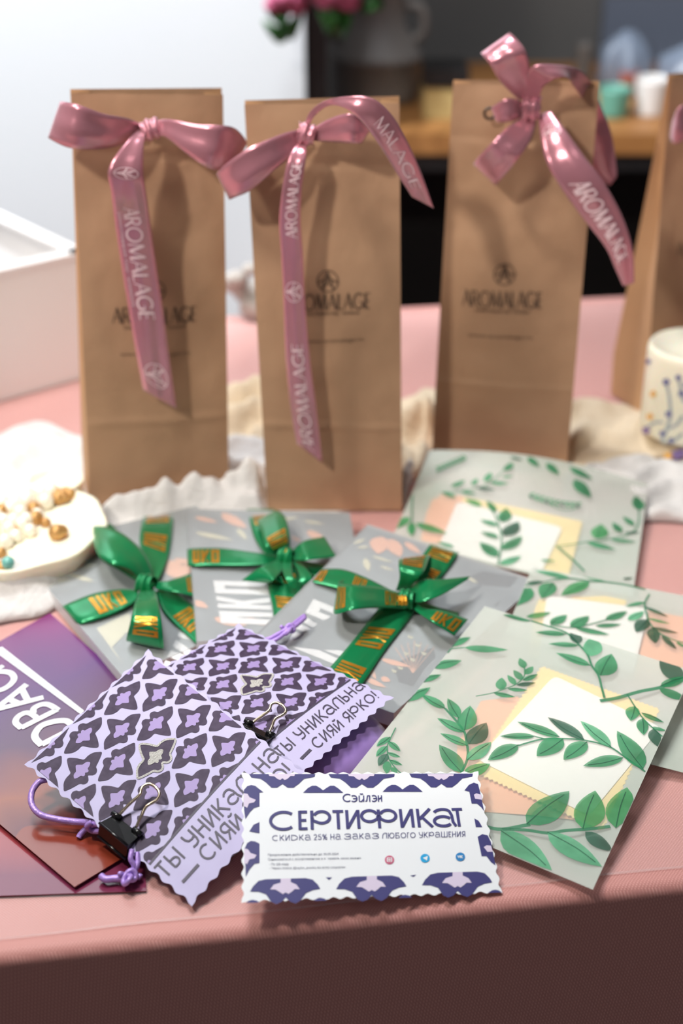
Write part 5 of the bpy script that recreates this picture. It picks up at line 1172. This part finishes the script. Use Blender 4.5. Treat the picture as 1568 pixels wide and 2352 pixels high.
# binder clips
def on(S, cv, x, y, up=0.0):
    u, v = inv(S, *cv(x, y)); return lift(S, u, v, up)
def binder_clip(S, cv, jaw0, jaw1, sp0, sp1, wire, tubes, label, tw=.0013):
    j0, j1 = on(S, cv, *jaw0, .0006), on(S, cv, *jaw1, .0006); s0, s1 = on(S, cv, *sp0, .0036), on(S, cv, *sp1, .0036)
    ax = (j1 - j0).normalized(); out = ((s0 + s1) / 2 - (j0 + j1) / 2).normalized(); nn = ax.cross(out).normalized()
    if nn.z < 0: nn = -nn
    root = thing('binder_clip', (s0 + s1) / 2 - nn * .008, label, 'binder clip', 'black binder clips')
    dn = -nn * .0074
    mb = MB(); t = .0005
    sec0 = [j0 + nn * .0004, s0, s0 + dn, j0 + nn * (-.0048)]; sec1 = [j1 + nn * .0004, s1, s1 + dn, j1 + nn * (-.0048)]
    mb.prism(sec0, sec1)
    for p, q in ((s0, s1), (s0 + dn, s1 + dn)): mb.tube([p, q], .0007, 8)
    mb.build('spring_body', 'clip', root, merge=False)
    for a, b in tubes:
        mb = MB(); mb.tube([on(S, cv, *a, .0016), on(S, cv, *b, .0016)], tw, 12); mb.build('hinge_tube', 'clip', root)
    mb = MB(); mb.tube([on(S, cv, x, y, z) for x, y, z in wire], .0007, 10, res=6); mb.build('wire_handle', 'wire', root)
    low = [on(S, cv, x, y, -.006 - z * .3) for x, y, z in wire]
    mb = MB(); mb.tube(low, .00055, 8, res=5); mb.build('wire_handle', 'wire', root)
binder_clip(SA, z1c, (738, 1385), (905, 1512), (650, 1457), (832, 1606),
    [(768, 1395, .0018), (850, 1335, .004), (915, 1295, .0055), (930, 1255, .006), (972, 1236, .0065), (1015, 1250, .006), (1040, 1290, .0058), (1020, 1330, .0055), (955, 1365, .005), (920, 1410, .0035), (882, 1470, .0018)],
    [((728, 1378), (780, 1412)), ((862, 1480), (915, 1520))], 'black binder clip gripping the left side of the front lilac card')
binder_clip(SB, z2c, (520, 790), (690, 885), (480, 830), (650, 935),
    [(562, 800, .0018), (620, 770, .003), (665, 745, .004), (680, 712, .0045), (715, 705, .0048), (755, 722, .0045), (772, 755, .0042), (750, 775, .004), (705, 795, .0035), (685, 830, .0025), (668, 862, .0018)],
    [((510, 785), (560, 806)), ((650, 862), (700, 882))], 'small black binder clip at the middle of the rear lilac card', .0011)

# ============================================================ CERTIFICATE
z7 = crop(530, 1740, 2.4123)
SCt = quadsurf([(560, 1779), (1094, 1776), (1147, 2046), (560, 2068)], [.0295, .0190, .0016, .0125])
mb = MB(); mb.grid(scallop(SCt, 114, 60, 19, 10, .0010), 114, 60)
def pp(pts, mi, dx=0, dy=0, off=.00016, sx=1): polypx(mb, SCt, smoothpx([(x * sx + dx, y + dy) for x, y in pts]), mi, off, z7)
def smoothpx(pts): return pts
def curv(pts, n=3): return smoothpoly(pts, n)
TOPM = [(-185, 92), (-172, 112), (-120, 119), (-90, 140), (-60, 168), (-30, 168), (0, 148), (30, 168), (62, 168), (92, 146), (120, 119), (178, 108), (182, 92)]
for cx in (285, 725, 1165):
    k = .96 if cx == 1165 else 1
    polypx(mb, SCt, [(cx + x * k, y - (2 if cx > 1000 else 0)) for x, y in TOPM], 1, .00016, z7)
    polypx(mb, SCt, [(cx + x, y) for x, y in [(-78, 92), (-72, 104), (-45, 106), (-28, 120), (-12, 126), (0, 117), (12, 126), (28, 120), (45, 104), (66, 104), (70, 92)]], 2, .00026, z7)
for cx in (510, 950):
    polypx(mb, SCt, [(cx + x, y - (5 if cx > 900 else 0)) for x, y in [(-110, 196), (-84, 170), (-60, 157), (-38, 157), (-15, 170), (0, 183), (18, 170), (40, 157), (62, 157), (85, 172), (112, 196)]], 1, .00016, z7)
POL = [([(72, 180), (90, 160), (112, 153), (135, 158), (180, 193), (158, 195), (158, 272), (128, 280), (104, 305), (80, 342), (74, 300), (70, 240)], [(71, 200), (92, 203), (103, 222), (138, 236), (128, 250), (100, 256), (90, 280), (70, 270)]),
       ([(102, 410), (125, 374), (158, 358), (158, 421)], None),
       ([(76, 505), (90, 475), (110, 463), (135, 466), (158, 478), (158, 585), (130, 590), (102, 622), (82, 662), (80, 600), (76, 540)], [(74, 505), (94, 510), (108, 530), (142, 542), (130, 560), (102, 566), (90, 592), (74, 588)]),
       ([(1293, 183), (1318, 152), (1345, 140), (1368, 148), (1378, 185), (1402, 298), (1385, 275), (1362, 256), (1333, 256), (1320, 190)], [(1345, 208), (1358, 200), (1386, 208), (1392, 236), (1352, 230)]),
       ([(1348, 338), (1372, 352), (1392, 386), (1356, 386)], None),
       ([(1366, 440), (1392, 425), (1422, 432), (1440, 470), (1465, 598), (1440, 580), (1415, 547), (1388, 547)], [(1400, 498), (1415, 488), (1440, 490), (1450, 524), (1420, 524)]),
       ([(525, 665), (560, 665), (543, 679)], None), ([(993, 655), (1027, 650), (1010, 662)], None)]
for a, b in POL:
    polypx(mb, SCt, a, 1, .00016, z7)
    if b: polypx(mb, SCt, b, 2, .00026, z7)
BOT = [(-197, 0), (-180, -30), (-150, -58), (-110, -66), (110, -66), (150, -56), (178, -28), (192, -4), (150, 2), (112, 18), (82, 58), (55, 74), (25, 62), (0, 38), (-22, 62), (-52, 74), (-80, 60), (-108, 18), (-150, 2)]
BOTL = [(-28, -66), (28, -66), (28, -46), (60, -30), (78, -4), (50, -6), (34, 8), (16, 20), (0, 11), (-16, 20), (-36, 6), (-56, -6), (-86, -8), (-66, -34), (-28, -44)]
for cx, cy in ((303, 738), (780, 724), (1255, 702)):
    polypx(mb, SCt, [(cx + x, cy + y - x * .03) for x, y in BOT], 1, .00016, z7); polypx(mb, SCt, [(cx + x, cy + y - x * .03) for x, y in BOTL], 2, .00026, z7)
for cx, cy in ((120, 801), (495, 790), (965, 773), (1462, 745)): polypx(mb, SCt, [(cx - 38, cy + 6), (cx - 18, cy - 8), (cx, cy - 12), (cx + 22, cy - 8), (cx + 38, cy + 4)], 1, .00016, z7)
cert = mb.build('certificate_card', ['certw', 'navy', 'lav'], origin='base'); tag(cert, 'white discount certificate card with indigo patterned border and wavy edges', 'card')
mb = MB()
def zinv(x, y): return inv(SCt, *z7(x, y))
tx0, tx1 = 210, 1292
sp = [(210, 362), (372, 420), (436, 552), (560, 620), (632, 710), (712, 922), (934, 1012), (1030, 1116), (1118, 1250), (1234, 1294)]
write(mb, SCt, zinv(tx0, 406), zinv(tx1, 382), zinv(tx0, 300), 'СЕРТИФИКАТ', .145, 0, .00028, spans=[((a - tx0) / (tx1 - tx0), (b - tx0) / (tx1 - tx0)) for a, b in sp])
for w, x0, x1 in (('СКИДКА', 228, 442), ('25%', 457, 532), ('НА', 550, 608), ('ЗАКАЗ', 625, 820), ('ЛЮБОГО', 838, 1022), ('УКРАШЕНИЯ', 1040, 1298)):
    y = lambda x: 463 - (x - 228) * .0215
    write(mb, SCt, zinv(x0, y(x0)), zinv(x1, y(x1)), zinv(x0, y(x0) - 31), w, .10, 0, .00028, gap=.18)
write(mb, SCt, zinv(618, 247), zinv(838, 245), zinv(618, 203), 'Сэйлэн', .13, 0, .00028, spans=[(0, .235), (.215, .375), (.40, .55), (.565, .70), (.73, .87), (.89, 1)])
mb.build('lettering', 'navy', cert)
mb = MB()
for x0, x1, y, t in ((205, 595, 546, 'Предложение действительно до 30.09.2024'), (205, 722, 571, 'Ознакомиться с ассортиментом и оформить заказ можно:'), (212, 320, 598, '- По QR-коду'), (212, 634, 620, '- Через поиск @saylen_jewelry во всех соцсетях')):
    fonttext(mb, SCt, zinv(x0, y), zinv(x1, y - (x1 - x0) * .016), zinv(x0, y - 12), t, 0, .00025)
mb.build('small_print', 'small', cert)
mb = MB()
for (x, y, mi) in ((878, 568, 0), (1075, 559, 1), (1270, 551, 2)):
    n = 24; fan(mb, SCt, [zinv(x + 26 * math.cos(2 * PI * k / n), y + 24 * math.sin(2 * PI * k / n)) for k in range(n)], mi, .0002)
def wl(pts): 
    uv = [zinv(x, y) for x, y in pts]; strip(mb, SCt, uv, (.0022, .0030), 3, .0003)
wl([(866, 557), (890, 557), (890, 579), (866, 579), (866, 557)]); wl([(873, 568), (878, 562), (883, 568), (878, 574), (873, 568)])
polypx(mb, SCt, [(1062, 558), (1090, 547), (1085, 573), (1075, 566)], 3, .0003, z7)
wl([(1256, 545), (1261, 558), (1267, 545)]); wl([(1272, 545), (1272, 559)]); wl([(1282, 545), (1273, 552), (1283, 559)])
mb.build('round_icons', ['ig', 'tg', 'vk', 'certw'], cert)
